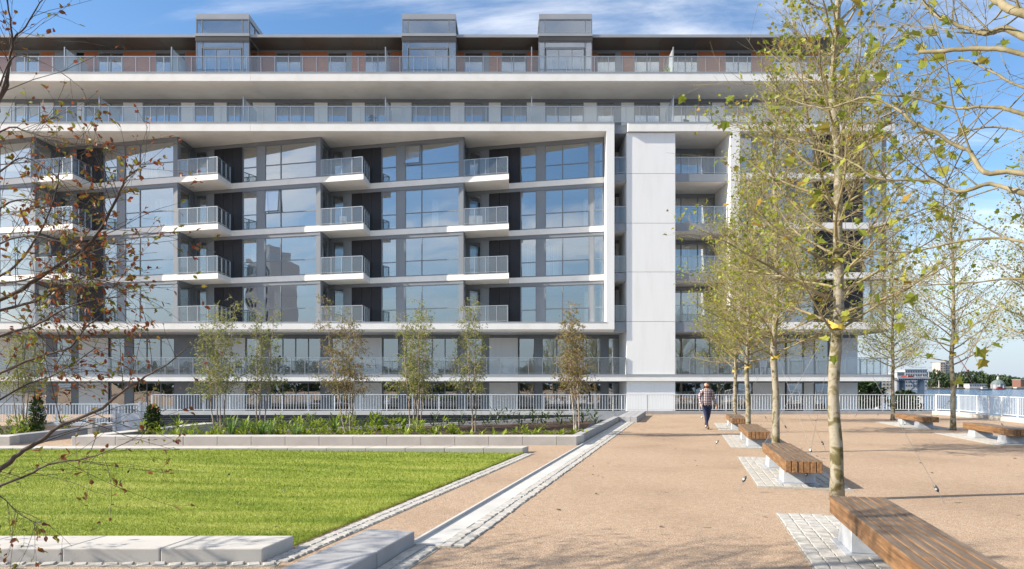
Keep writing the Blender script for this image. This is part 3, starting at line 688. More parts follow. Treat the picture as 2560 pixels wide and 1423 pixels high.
# far lawn kerb
xa, xb = -16.0, 0.27
kerb_run('lawn_kerb', 'pale concrete kerb blocks along the far edge of the lawn', 'kerb', [(xa,16.65,0),(xb,16.65,0),(0.42,17.15,0),(xa,17.15,0)], [i/17 for i in range(18)], -0.15, 0.14, 'concrete')
# block at the end of the channel strip, beside the camera
e0 = Vector((-1.02, 7.17, 0)); 
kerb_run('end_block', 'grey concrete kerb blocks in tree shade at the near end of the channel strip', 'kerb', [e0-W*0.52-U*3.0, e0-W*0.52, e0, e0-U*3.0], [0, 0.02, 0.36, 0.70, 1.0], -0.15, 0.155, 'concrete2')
# far block
e1 = Vector((4.80, 30.35, 0))
kerb_run('end_block', 'grey concrete block at the far end of the channel strip by the white railing', 'kerb', [e1-W*0.1+U*0, e1+W*0.75, e1+W*0.75+U*6.6, e1-W*0.1+U*6.6], [0, 0.34, 0.67, 1.0], -0.1, 0.25, 'concrete2')
# channel strip: thin upstand on the left, flat units, two rows of setts on the right
s0 = Vector((-1.02, 7.2, 0)); sl = 24.0
strip = thing('channel_strip', 'long pale concrete drainage channel strip running up to the railing', 'drain channel', tuple(s0))
nn = 24
for i in range(nn):
    a = s0+U*(sl*i/nn+0.004); b = s0+U*(sl*(i+1)/nn-0.004)
    def rect(o0, o1): return [((a+W*o0).x,(a+W*o0).y), ((a+W*o1).x,(a+W*o1).y), ((b+W*o1).x,(b+W*o1).y), ((b+W*o0).x,(b+W*o0).y)]
    build('upstand', MB().prism(rect(-0.045, -0.01), -0.1, 0.045), M['strip'], strip)
    build('channel_unit', MB().prism(rect(-0.008, 0.27), -0.1, 0.012), M['strip'], strip)
build('mortar_bed', MB().prism([tuple((s0+W*0.272)[:2]), tuple((s0+W*0.53)[:2]), tuple((s0+U*sl+W*0.53)[:2]), tuple((s0+U*sl+W*0.272)[:2])], -0.1, 0.006), M['mortar'], strip)
# sett meshes
rset = random.Random(7)
def sett_mesh(l, w, h=0.03, seed=0):
    r = random.Random(seed); m = MB(); c = 0.008
    jx = lambda: r.uniform(-0.006, 0.006)
    bot = [(-w/2+jx(), -l/2+jx()), (w/2+jx(), -l/2+jx()), (w/2+jx(), l/2+jx()), (-w/2+jx(), l/2+jx())]
    top = [(x*(1-2*c/w), y*(1-2*c/l)) for x, y in bot]
    b = len(m.V)
    zt = [h + r.uniform(-0.003, 0.003) for _ in range(4)]
    m.V += [(x, y, 0) for x, y in bot] + [(x, y, h-0.007) for x, y in bot] + [(x, y, zt[i]) for i, (x, y) in enumerate(top)]
    for i in range(4):
        k = (i+1) % 4
        m.F += [(i, k, 4+k, 4+i), (4+i, 4+k, 8+k, 8+i)]
    m.F.append((8, 9, 10, 11))
    return m.mesh('sett', M['granite'])
SETT = [sett_mesh(0.165, 0.132, seed=s) for s in range(5)]
SMALL = [sett_mesh(0.10, 0.108, seed=20+s) for s in range(4)]
BIG = [sett_mesh(0.155, 0.118, seed=40+s) for s in range(4)]
def lay(parent, cells, limit=300, zoff=-0.012):
    """cells: (point, angle, mesh); the nearest become single objects, the rest one joined part"""
    cells = sorted(cells, key=lambda c: c[0].y**2 + c[0].x**2)
    pl = Vector(WL[parent.name])
    for p, a, me in cells[:limit]:
        o = bpy.data.objects.new('sett', me); COL.objects.link(o); o.parent = parent
        o.location = (p.x-pl.x, p.y-pl.y, zoff-pl.z + rset.uniform(-0.003, 0.004)); o.rotation_euler = (rset.uniform(-.02,.02), rset.uniform(-.02,.02), a + rset.choice((0, math.pi)))
    if len(cells) > limit:
        m = MB()
        for p, a, me in cells[limit:]:
            b = len(m.V); ca, sa = math.cos(a), math.sin(a)
            m.V += [(p.x+v.co.x*ca-v.co.y*sa, p.y+v.co.x*sa+v.co.y*ca, v.co.z+zoff) for v in me.vertices]
            m.F += [tuple(b+i for i in f.vertices) for f in me.polygons]
        o = build('setts', m, M['granite'], parent); o['kind'] = 'stuff'
ANG = -SKA
cells = []
for i in range(int(sl/0.172)):
    for k in range(2):
        if rset.random() < 0.985: cells.append((s0+U*(0.09+i*0.172+0.06*k+rset.uniform(-.012,.012))+W*(0.335+k*0.135+rset.uniform(-.012,.012)), ANG+rset.uniform(-.07,.07), rset.choice(BIG)))
lay(strip, cells, 150)
# setts beside the near block
blk = thing('sett_edging', 'grey granite setts laid along the near concrete end block', 'paving', tuple(e0-U*3))
build('mortar_bed', MB().prism([tuple((e0-U*3+W*0.004)[:2]), tuple((e0-U*3+W*0.30)[:2]), tuple((e0+W*0.30)[:2]), tuple((e0+W*0.004)[:2])], -0.1, 0.005), M['mortar'], blk)
lay(blk, [(e0-U*(0.09+i*0.172+0.05*k)+W*(0.075+k*0.14), ANG+rset.uniform(-.05,.05), rset.choice(BIG)) for i in range(17) for k in range(2)])
# lawn edging: two rows of small setts down the right-hand side
a0, a1 = Vector((-2.25, 7.05, 0)), Vector((0.30, 16.64, 0)); dl = (a1-a0).normalized(); wl = Vector((dl.y, -dl.x, 0)); ln = (a1-a0).length
le = thing('sett_edging', 'double row of pale granite setts along the right edge of the lawn', 'paving', tuple(a0))
build('mortar_bed', MB().prism([tuple((a0+wl*0.0)[:2]), tuple((a0+wl*0.255)[:2]), tuple((a1+wl*0.255)[:2]), tuple((a1+wl*0.0)[:2])], -0.1, 0.007), M['mortar'], le)
al = -math.atan2(dl.x, dl.y)
lay(le, [(a0+dl*(0.06+i*0.112+0.05*k)+wl*(0.068+k*0.118), al+rset.uniform(-.05,.05), rset.choice(SMALL)) for i in range(int(ln/0.112)) for k in range(2)])
ke = thing('sett_edging', 'single row of granite setts at the foot of the near lawn kerb', 'paving', (-12, 6.4, 0))
build('mortar_bed', MB().box(-12, -2.2, 6.34, 6.498, -0.1, 0.005), M['mortar'], ke)
lay(ke, [(Vector((-2.28-i*0.148, 6.415, 0)), 0.35+rset.uniform(-.06,.06), rset.choice(SMALL)) for i in range(62)])
ke2 = thing('sett_edging', 'short row of granite setts round the right end of the near lawn kerb', 'paving', (-2.3, 6.4, 0))
build('mortar_bed', MB().prism([(-2.36,6.5),(-2.14,6.5),(-1.99,7.04),(-2.245,7.04)], -0.1, 0.004), M['mortar'], ke2)
lay(ke2, [(Vector((-2.29+i*0.03+k*0.115, 6.56+i*0.112, 0)), -0.22, rset.choice(SMALL)) for i in range(5) for k in range(2)])
# planter: long concrete wall, right-hand wall along the strip, soil
px0, px1 = -12.2, 2.06
kerb_run('planter_wall', 'long low pale concrete wall in front of the planting bed', 'wall', [(px0,18.9,0),(px1-0.27,18.9,0),(px1,19.5,0),(px0,19.5,0)], [0]+[0.02+0.0672*i for i in range(1, 15)]+[1.0] , -0.2, 0.25, 'concrete', block='wall_block')
p0 = Vector((px1-0.02, 19.5, 0)) - W*0.0; p1 = p0 + U*11.2
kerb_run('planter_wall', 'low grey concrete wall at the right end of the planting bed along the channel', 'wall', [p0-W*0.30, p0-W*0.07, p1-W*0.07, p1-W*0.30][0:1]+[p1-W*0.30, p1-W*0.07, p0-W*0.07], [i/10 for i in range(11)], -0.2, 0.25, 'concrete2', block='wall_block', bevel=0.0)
kerb_run('planter_wall', 'low concrete wall at the left end of the planting bed by the gate', 'wall', [(px0,19.505,0),(px0+0.55,19.505,0),(-11.0,25.6,0),(-11.55,25.6,0)], [0,1], -0.2, 0.25, 'concrete', block='wall_block')
so = MB(); ns = 40; ms = 10
def soil_z(x, y):
    b = (y-19.5)/6.1; return 0.15 + b*(-0.30 + 0.47*min(1, max(0, (x+11)/14))) + 0.03*math.sin(x*3.1+y*2.3)*math.sin(y*4.1-x*1.7)
for jj in range(ms+1):
    y = 19.45+6.15*jj/ms
    for ii in range(ns+1):
        xl_ = -11.7+0.1*(y-19.5); xr_ = LX(y)-0.30
        x = xl_+(xr_-xl_)*ii/ns; so.V.append((x, y, soil_z(x, y)))
so.F = [(q*(ns+1)+i, q*(ns+1)+i+1, (q+1)*(ns+1)+i+1, (q+1)*(ns+1)+i) for q in range(ms) for i in range(ns)]
struct('planting_bed', so, M['soil'])
# parapet of the sunken ramp behind the bed
pp = MB(); xa, xb = -11.6, LX(25.8)-0.3
za, zb = gz(1083, 25.65), gz(1041, 25.65)
pp.prism([(xa,25.62),(xb,25.62),(xb,25.86),(xa,25.86)], -1.6, [za, zb, zb, za])
o = build('ramp_parapet', pp, M['concrete2']); tag(o, 'sloping concrete parapet of the sunken ramp behind the planting bed', 'wall')
# terrace wall with its coping and dark louvres
tw = thing('terrace_wall', 'low white coped terrace wall with dark louvres under the white railing', 'wall', (0, 38.35, -1.6))
x = -20.3; i = 0
while x < 23.7:
    x2 = min(x+1.86, 23.8)
    if x2 < 4.6: build('coping_block', MB().box(x+0.004, x2-0.004, 38.15, 38.52, -0.03, 0.19), M['strip'], tw)
    else: build('kerb_block', MB().box(x+0.004, x2-0.004, 38.2, 38.5, -0.3, 0.18), M['concrete2'], tw)
    x = x2
build('wall_core', MB().box(-20.3, 4.4, 38.34, 38.5, -1.6, -0.034), M['louvre'], tw)
for k in range(11):
    z = -0.05-0.125*k
    build('louvre_slat', MB().hexa([(-20.2,38.20,z-0.10),(4.3,38.20,z-0.10),(4.3,38.335,z-0.085),(-20.2,38.335,z-0.085),(-20.2,38.20,z-0.01),(4.3,38.20,z-0.01),(4.3,38.335,z),(-20.2,38.335,z)]), M['louvre'], tw)
for k in range(9):
    build('louvre_frame', MB().box(-19.9+k*2.9, -19.87+k*2.9, 38.185, 38.198, -1.5, -0.05), M['louvre'], tw)
# left-hand planter by the gate
kerb_run('planter_wall', 'pale concrete end wall of the left planting bed', 'wall', [(-19,18.9,0),(-13.9,18.9,0),(-14.05,19.5,0),(-19,19.5,0)], [0,0.2,0.4,0.6,0.8,1], -0.2, 0.25, 'concrete', block='wall_block')
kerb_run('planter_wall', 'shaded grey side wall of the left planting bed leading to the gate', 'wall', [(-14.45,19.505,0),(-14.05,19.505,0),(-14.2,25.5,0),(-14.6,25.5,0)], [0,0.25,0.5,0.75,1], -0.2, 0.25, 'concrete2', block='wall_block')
s2 = MB().prism([(-19,19.5),(-14.46,19.5),(-14.6,25.5),(-19,25.5)], -0.1, 0.14); struct('left_planting_bed', s2, M['soil'])

# ================================================================== RAILINGS
def railing(t, path, z, h, pitch, post_every, post_w=0.05, zs=None, bar=0.02, thick_rail=0.045):
    """white flat-bar railing: rails per run, every post and baluster a part"""
    BAL = MB().box(-bar/2, bar/2, -0.012, 0.012, 0, h-0.13).mesh('baluster', M['fencewhite'])
    pl = Vector(WL[t.name])
    for a, b in zip(path, path[1:]):
        Wl, l = wall(a, b); n = max(1, round(l/pitch)); s = l/n; ang = math.atan2(Wl[1][1], Wl[1][0])
        build('top_rail', MB().wbox(Wl, 0, l, -0.025, 0.025, z+h-0.035, z+h), M['fencewhite'], t)
        build('bottom_rail', MB().wbox(Wl, 0, l, -0.02, 0.02, z+0.06, z+0.09), M['fencewhite'], t)
        for i in range(n):
            u = (i+0.5)*s; q = (Wl[0][0]+Wl[1][0]*u, Wl[0][1]+Wl[1][1]*u)
            o = bpy.data.objects.new('baluster', BAL); COL.objects.link(o); o.parent = t
            o.location = (q[0]-pl.x, q[1]-pl.y, z+0.091-pl.z); o.rotation_euler = (0, 0, ang)
        k = max(1, round(l/post_every))
        for i in range(k+1):
            u = l*i/k
            build('post', MB().wbox(Wl, u-post_w/2, u+post_w/2, -0.035, 0.0, z-0.02, z+h-0.036), M['fencewhite'], t)
rl = thing('railing', 'long white flat bar railing on the terrace wall in front of the apartment block', 'railing', (0, 38.34, 0.18))
railing(rl, [(-20.25, 38.34), (23.75, 38.34)], 0.19, 0.93, 0.155, 1.47)
rr = thing('railing', 'white bar railing curving along the river edge at the right', 'railing', (23.7, 38.3, 0.2))
railing(rr, [(23.78, 38.30), (23.95, 36.6), (23.55, 34.6), (22.95, 32.0), (22.35, 29.2), (21.8, 26.2), (21.2, 22.5)], 0.215, 0.905, 0.15, 1.6, post_w=0.10, bar=0.014)
kw = MB()
kp = [(23.78,38.19),(23.95,36.6),(23.55,34.6),(22.95,32.0),(22.35,29.2),(21.8,26.2),(21.2,22.5)]
rk = thing('river_kerb', 'curved pale concrete kerb under the river railing', 'kerb', (22.5, 30, 0))
for a, b in zip(kp, kp[1:]):
    build('kerb_block', MB().prism([(a[0]-0.28,a[1]),(b[0]-0.28,b[1]),(b[0]+0.22,b[1]),(a[0]+0.22,a[1])], -0.1, [0.20]*4), M['concrete'], rk)
lf = thing('railing', 'pale bar railing on the lower path at the left, left of the gate', 'railing', (-20, 30, -0.2))
railing(lf, [(-24.5, 30.5), (-17.6, 30.5)], -0.1, 0.92, 0.13, 1.5)
build('plinth', MB().box(-24.5, -17.6, 30.4, 30.6, -0.35, -0.06), M['concrete'], lf)
# gate
gy = 23.0
gt = thing('garden_gate', 'pale blue grey metal gate with bars above a solid panel, beside the dark shrub', 'gate', (gx(316, gy), gy, 0))
for pxa, h0 in ((283, 1013), (346, 1004)):
    x = gx(pxa, gy); build('gate_post', MB().box(x, x+0.1, gy-0.05, gy+0.05, 0, gz(h0, gy)), M['gateblue'], gt)
xa, xb = gx(293, gy)+0.01, gx(345, gy)
build('solid_panel', MB().box(xa, xb, gy-0.02, gy+0.02, 0.12, gz(1033, gy)), M['gateblue'], gt)
build('top_rail', MB().hexa([(xa,gy-.025,gz(1011,gy)-.05),(xb,gy-.025,gz(1008,gy)-.05),(xb,gy+.025,gz(1008,gy)-.05),(xa,gy+.025,gz(1011,gy)-.05),(xa,gy-.025,gz(1011,gy)),(xb,gy-.025,gz(1008,gy)),(xb,gy+.025,gz(1008,gy)),(xa,gy+.025,gz(1011,gy))]), M['gateblue'], gt)
for i in range(7):
    x = xa+0.05+(xb-xa-0.1)*i/6; build('bar', MB().box(x-.009, x+.009, gy-.012, gy+.012, gz(1033,gy)+.001, gz(1011,gy)-.04), M['fencewhite'], gt)
for i in range(4):
    x = gx(354+i*4, gy); build('bar', MB().box(x-.01, x+.01, gy-.012, gy+.012, -0.05, gz(1006,gy)), M['fencewhite'], gt)
bs = thing('bollard', 'short buff stone pillar on the path left of the gate', 'bollard', (gx(229, 22), 22, 0))
build('shaft', MB().box(gx(223,22), gx(235,22), 21.92, 22.08, 0, gz(1046,22)), M['concrete'], bs, bevel=0.01)
build('cap', MB().box(gx(222,22), gx(236,22), 21.91, 22.09, gz(1046,22)+.001, gz(1044.5,22)), M['concrete'], bs)

# ================================================================== BENCHES ON SETT PADS
PLANK = None
def bench(name, label, far_left, ln=3.55):
    """far_left: ground point under the far left corner"""
    o = thing(name, label, 'bench', (far_left.x, far_left.y, 0), 'timber benches on the square', ANG)
    w, gap, th = 0.083, 0.011, 0.19; r = random.Random(int(far_left.y*10))
    for i in range(6):
        x = i*(w+gap)
        loc_part('plank', MB().box(x, x+w, -ln + r.uniform(-.008,.008), r.uniform(-.008,.008), 0.262, 0.262+th+r.uniform(-.003,.003)), M['wood'], o, bevel=0.006)
    tw_ = 6*(w+gap)-gap
    for yc in (-0.62, -ln+0.78):
        m = MB(); m.hexa([(0.02,yc-0.30,0.03),(tw_-0.02,yc-0.30,0.03),(tw_-0.02,yc+0.30,0.03),(0.02,yc+0.30,0.03),(0.035,yc-0.24,0.26),(tw_-0.035,yc-0.24,0.26),(tw_-0.035,yc+0.24,0.26),(0.035,yc+0.24,0.26)])
        p = loc_part('pedestal', m, M['steel'], o, bevel=0.008)
        loc_part('base_plate', MB().box(-0.04, tw_+0.04, yc-0.38, yc+0.38, 0.012, 0.029), M['steel'], o, bevel=0.003)
        for sx in (0.0, tw_):
            for sy in (-0.3, 0.3): 
                pass
    return o
def pad(label, tl, n_rows=10, ln=4.85, single=True):
    t = thing('sett_pad', label, 'paving', (tl.x, tl.y, 0), 'sett pads under the benches')
    wd = n_rows*0.142+0.02
    c = [tl-U*ln, tl-U*ln+W*wd, tl+W*wd, tl]
    build('mortar_bed', MB().prism([(p.x, p.y) for p in c], -0.1, 0.0075), M['mortar'], t)
    cells = []
    for k in range(n_rows):
        off = rset.uniform(0, 0.1)
        for i in range(int((ln-0.1)/0.178)):
            cells.append((tl-U*(0.10+off*0.5+i*0.178+rset.uniform(-.006,.006))+W*(0.08+k*0.142), ANG+rset.uniform(-.035,.035), rset.choice(SETT)))
    if single: lay(t, cells, 300)
    else:
        lay(t, cells, 0)
    return t
DY = 6.88
for i in range(4):
    tl = Vector((3.46+1.765*i, 8.98+DY*i, 0)); fl_ = Vector((3.555+1.77*i, 7.64+DY*i, 0))
    nm = ['nearest the camera, running out of the picture at bottom right', 'beside the large strapped tree', 'second farthest in the row, between two thin trunks', 'farthest of the row, nearest the walking man'][i]
    pad('pale sett paving pad under the bench ' + nm.split(',')[0], tl, single=i < 2)
    bench('bench', 'brown slatted timber bench ' + nm, fl_)
for i, (x, y) in enumerate(((14.62, 22.15), (16.28, 29.05), (12.9, 15.3))):
    if i == 2: continue
    f = Vector((x, y, 0)); nm = ['at the right edge below the river railing', 'behind the strapped tree, near the river railing corner'][i]
    pad('pale sett paving pad under the bench ' + nm, f+U*1.36-W*0.42, single=False)
    bench('bench', 'brown slatted timber bench ' + nm, f)

# ================================================================== TREES
def rvec(r): 
    while True:
        v = Vector((r.uniform(-1,1), r.uniform(-1,1), r.uniform(-1,1)))
        if 0.01 < v.length_squared < 1: return v.normalized()
def path(r, p, d, L_, n, wander, trop=0.0, grav=Vector((0,0,1))):
    pts = [p.copy()]; dirs = [d.copy()]
    for i in range(n):
        d = (d + rvec(r)*wander + grav*trop).normalized(); p = p + d*(L_/n); pts.append(p.copy()); dirs.append(d.copy())
    return pts, dirs
def taper(r0, r1, n, e=0.85): return [r0 + (r1-r0)*(i/(n-1))**e for i in range(n)]
def pick(pts, t):
    f = t*(len(pts)-1); i = min(int(f), len(pts)-2); return pts[i].lerp(pts[i+1], f-i)
def side(r, d, ang):
    a = d.orthogonal().normalized(); a.rotate(Matrix.Rotation(r.uniform(0, 2*math.pi), 3, d)); return (d*math.cos(ang) + a*math.sin(ang)).normalized()
# leaf outlines in the leaf's own plane: x across, y along; folded on the midrib
LOBED = [(0,0),(0.16,0.10),(0.46,0.16),(0.36,0.40),(0.52,0.62),(0.22,0.66),(0,1.0)]
OVAL = [(0,0),(0.20,0.16),(0.31,0.42),(0.22,0.74),(0,1.0)]
THIN = [(0,0),(0.22,0.45),(0,1.0)]
def leaf_geom(shape, fold=0.25, curl=0.15):
    V = []; F = []
    n = len(shape)
    for x, y in shape: V.append((x, y, abs(x)*fold - curl*y*y))
    for x, y in shape[1:-1]: V.append((-x, y, abs(x)*fold - curl*y*y))
    F.append(tuple(range(n)))
    F.append(tuple([0] + [n-1] + list(range(2*n-3, n-1, -1))))
    return V, F
LEAFG = {'plane': leaf_geom(LOBED, 0.3, 0.2), 'oval': leaf_geom(OVAL, 0.35, 0.2), 'thin': leaf_geom(THIN, 0.25, 0.15)}
def leaf_mat(p, d, nrm, s):
    y = d.normalized(); z = (nrm - y*nrm.dot(y))
    z = z.normalized() if z.length_squared > 1e-6 else y.orthogonal().normalized()
    x = y.cross(z)
    return Matrix(((x.x*s, y.x*s, z.x*s, p.x), (x.y*s, y.y*s, z.y*s, p.y), (x.z*s, y.z*s, z.z*s, p.z), (0,0,0,1)))
def leaves_mesh(name, mats, kind, material):
    V, F = LEAFG[kind]; va = np.array([(x, y, z, 1.0) for x, y, z in V])
    ms = np.array([np.array(m) for m in mats])                       # n,4,4
    out = np.einsum('nij,kj->nki', ms, va)[:, :, :3].reshape(-1, 3)
    k = len(V); n = len(mats)
    nf = [len(f) for f in F]; flat = np.array([i for f in F for i in f])
    li = (flat[None] + (np.arange(n)*k)[:, None]).ravel().astype(np.int32)
    tot = np.tile(nf, n).astype(np.int32); st = np.concatenate([[0], np.cumsum(tot)[:-1]]).astype(np.int32)
    me = bpy.data.meshes.new(name)
    me.vertices.add(n*k); me.loops.add(len(li)); me.polygons.add(len(tot))
    me.vertices.foreach_set('co', out.ravel()); me.loops.foreach_set('vertex_index', li)
    me.polygons.foreach_set('loop_start', st); me.polygons.foreach_set('loop_total', tot)
    me.materials.append(material); me.update(); me.validate(); return me
LEAFME = {}
def single_leaf(kind, material):
    key = (kind, material.name)
    if key not in LEAFME:
        V, F = LEAFG[kind]; me = bpy.data.meshes.new('leaf'); me.from_pydata(V, [], F); me.materials.append(material); LEAFME[key] = me
    return LEAFME[key]
EYEP = Vector((0, 0, 1.7))
def in_view(w):
    if w.y < 0.5: return False
    px = 1280 + w.x/w.y*FPX; py = 960 - (w.z-1.7)/w.y*FPX
    return -20 < px < 2580 and -20 < py < 1443
def put_leaves(t, base, mats, kind, material, singles):
    """mats are world matrices; the leaves that show largest become objects of their own, the rest one part"""
    rest = mats
    if singles:
        def show(m):
            p = m.translation; return (m.to_scale().y/max(0.5, (p-EYEP).length)) if in_view(p) else 0
        order = sorted(range(len(mats)), key=lambda i: -show(mats[i])); pickd = set(order[:singles])
        me = single_leaf(kind, material)
        for i in order[:singles]:
            o = bpy.data.objects.new('leaf', me); COL.objects.link(o); o.parent = t
            m = mats[i].copy(); m.translation = m.translation - base; o.matrix_local = m
        rest = [m for i, m in enumerate(mats) if i not in pickd]
    if not rest: return
    off = Matrix.Translation(-base)
    me = leaves_mesh('leaves', [off @ m for m in rest], kind, material)
    o = bpy.data.objects.new('leaves', me); COL.objects.link(o); o.parent = t; o['kind'] = 'stuff'

def twiggery(r, mb, pts, dirs, L_, r0, leaves, dens, leaf_s, leafp, tw_len=0.28, sec_n=None, droop=0.0, trop=0.12, start=0.22, seclen=0.42, thin=1.0):
    """side shoots along a limb, twigs on them, leaves on the twigs"""
    ns = sec_n if sec_n is not None else int(L_/0.15*dens)
    for i in range(ns):
        t = start + (1-start)*(i+r.random())/max(1, ns); p = pick(pts, min(t, 0.999)); k = min(int(t*(len(pts)-1)), len(dirs)-1)
        d = side(r, dirs[k], R(r.uniform(28, 62))); sl_ = seclen*L_*(1-0.62*t)*r.uniform(0.45, 1.15); sl_ = max(0.14, min(sl_, 1.3))
        sp, sd = path(r, p, d, sl_, 4, 0.16, trop - droop)
        rr = max(0.0024*thin, r0*(1-0.8*t)*0.40*thin)
        mb.tube(sp, taper(rr, 0.0015*thin, 5), 4, cap=False)
        nt_ = max(1, int(sl_/0.11*dens))
        for q in range(nt_):
            tt = 0.15+0.85*(q+r.random())/nt_; pp = pick(sp, min(tt, 0.999)); d2 = side(r, sd[min(int(tt*4), 4)], R(r.uniform(25, 60)))
            tl_ = tw_len*r.uniform(0.4, 1.2)
            tp, td = path(r, pp, d2, tl_, 3, 0.18, trop - droop*1.5)
            mb.tube(tp, taper(max(0.0016*thin, rr*0.45), 0.0009*thin, 4), 3, cap=False)
            for e in range(4):
                if r.random() < leafp:
                    lp = pick(tp, min(0.999, r.uniform(0.62, 1.05))); ld = (td[-1] + rvec(r)*0.9).normalized()
                    leaves.append(leaf_mat(lp, ld, (Vector((0,0,1)) + rvec(r)*0.9), leaf_s*r.uniform(0.45, 1.25)))
        if r.random() < leafp:
            leaves.append(leaf_mat(sp[-1], (sd[-1]+rvec(r)*0.6).normalized(), Vector((0,0,1))+rvec(r)*0.8, leaf_s*r.uniform(0.6, 1.2)))

def plane_tree(label, base, height=9.6, seed=1, detail=True, singles=0, rad=0.092, first=2.35, spread=2.5, leaf_s=0.066, leafp=0.5, nprim=66, dens=1.25, group='young plane trees on the square'):
    r = random.Random(seed); base = Vector(base)
    t = thing('plane_tree', label, 'tree', tuple(base), group)
    n = 26; pts = []; 
    for i in range(n):
        z = height*i/(n-1); w = 0.035*math.sin(z*1.3+seed)+0.02*math.sin(z*2.9+seed*2)
        pts.append(Vector((w*min(1, z), 0.6*w*math.cos(z+seed)*min(1, z), z)))
    rads = [rad*(1-0.80*(i/(n-1))**1.05)*(1+0.05*math.sin(i*2.1+seed)) + (0.022*math.exp(-i*1.2)) for i in range(n)]
    for i in range(n):
        z = height*i/(n-1)
        if z > first-0.1: rads[i] *= 1+0.10*math.sin(i*5.1)**2
    loc_part('trunk', MB().tube(pts, rads, 12), M['planebark'], t, smooth=True)
    leaves = []; whole = MB(); az = r.uniform(0, 6.28)
    for i in range(nprim):
        f = (i+0.4*r.random())/nprim; z = first + (height-first-0.3)*f**0.95
        az += 2.399 + r.uniform(-0.35, 0.35)
        el = R(18 + 42*f + r.uniform(-9, 9)); L_ = spread*(1-0.72*f)*r.uniform(0.72, 1.12)
        if f < 0.08: L_ *= 0.85
        d = Vector((math.cos(az)*math.cos(el), math.sin(az)*math.cos(el), math.sin(el)))
        p = pick(pts, z/height); r0 = 0.030*(1-0.55*f)*r.uniform(0.7, 1.1)
        bp, bd = path(r, p, d, L_, 8, 0.13, 0.045)
        mb = MB() if detail else whole
        mb.tube(bp, taper(r0, 0.004, 9), 7 if detail else 5, cap=False)
        twiggery(r, mb, bp, bd, L_, r0, leaves, dens, leaf_s, leafp)
        if detail: loc_part('branch', mb, M['twig'], t, smooth=True)
    if not detail:
        loc_part('crown', whole, M['twig'], t)
    leaves = [Matrix.Translation(base) @ m for m in leaves]
    put_leaves(t, base, leaves, 'plane', M['planeleaf'], singles)
    return t
TR = [Vector((4.76, 10.0, 0)), Vector((6.53, 16.9, 0)), Vector((8.23, 23.8, 0)), Vector((10.03, 30.7, 0))]
plane_tree('large young plane tree with yellow strap, mottled trunk nearest the camera', TR[0], 9.8, 3, True, 300, spread=2.7, leaf_s=0.07, nprim=76, leafp=0.15, dens=1.7)
t3 = plane_tree('young plane tree with yellow strap, behind the second bench from the camera', TR[1], 9.4, 8, False, 0, leafp=0.24, nprim=90, dens=1.75, leaf_s=0.060)
t2 = plane_tree('thin plane tree between the third and second benches in the left row', TR[2], 9.0, 21, False, 0, leafp=0.24, nprim=90, dens=1.75, leaf_s=0.062)
def clone(src, label, loc, rz, sc=1.0):
    c = copy_tree(src); c.location = loc; c.rotation_euler = (0, 0, rz); c.scale = (sc, sc, sc); WL[c.name] = tuple(loc); c['label'] = label; return c
clone(t3, 'thin plane tree farthest back in the left row, beside the walking man', TR[3], 2.2, 0.97)
plane_tree('plane tree by the right edge with bare trunk and sparse crown over the river', (16.15, 25.0, 0), 9.0, 33, False, 0, leafp=0.2, nprim=62, spread=2.9)
clone(t2, 'plane tree behind the right-hand bench near the corner of the railing', (17.8, 31.9, 0), 1.1, 0.98)
clone(t3, 'plane tree just outside the right edge with twigs reaching into the picture', (14.45, 18.1, 0), 4.0, 1.05)

# --- the plane tree beside the camera whose limbs reach in from the right
def limb_tree(name, label, base, trunk_pts, trunk_r, limbs, seed, bark_m, twig_m, leaf_kind, leaf_m, leaf_s, leafp, singles, twig_kw, group=None, cat='tree', extra=None):
    r = random.Random(seed); base = Vector(base); t = thing(name, label, cat, tuple(base), group)
    tp = [p-base for p in trunk_pts]
    loc_part('trunk', MB().tube(tp, taper(trunk_r, trunk_r*0.55, len(tp)), 12), bark_m, t, smooth=True)
    leaves = []
    for (pts, r0, r1, kw) in limbs:
        q = [p-base for p in pts]
        # smooth and jitter the limb
        s = []
        for i in range(len(q)-1):
            a = q[max(0, i-1)]; b = q[i]; c = q[i+1]; d = q[min(len(q)-1, i+2)]
            for k in range(4):
                u = k/4
                s.append(0.5*((2*b)+(c-a)*u+(2*a-5*b+4*c-d)*u*u+(3*b-3*c+d-a)*u**3) + rvec(r)*min(0.008, r0*0.25))
        s.append(q[-1])
        dirs = [(s[min(i+1, len(s)-1)]-s[max(i-1, 0)]).normalized() for i in range(len(s))]
        L_ = sum((b-a).length for a, b in zip(s, s[1:]))
        mb = MB(); mb.tube(s, taper(r0, r1, len(s), 0.8), 8, cap=True)
        k2 = dict(twig_kw); k2.update(kw)
        twiggery(r, mb, s, dirs, L_, r0, leaves, k2.pop('dens', 0.6), leaf_s, leafp, **k2)
        loc_part('branch', mb, twig_m, t, smooth=True)
    if extra: extra(r, t, base, leaves)
    put_leaves(t, base, [Matrix.Translation(base) @ m for m in leaves], leaf_kind, leaf_m, singles)
    return t
T0 = Vector((3.0, 3.1, 0))
def near(pxs, ya, yb, root=None):
    """a limb through measured points, its distance from the camera running from ya to yb; root = where it leaves the trunk"""
    n = len(pxs); out = [at(x, y, ya+(yb-ya)*i/(n-1)) for i, (x, y) in enumerate(pxs)]
    return ([root] if root is not None else []) + out
tk = lambda z: T0 + Vector((0, 0, z))
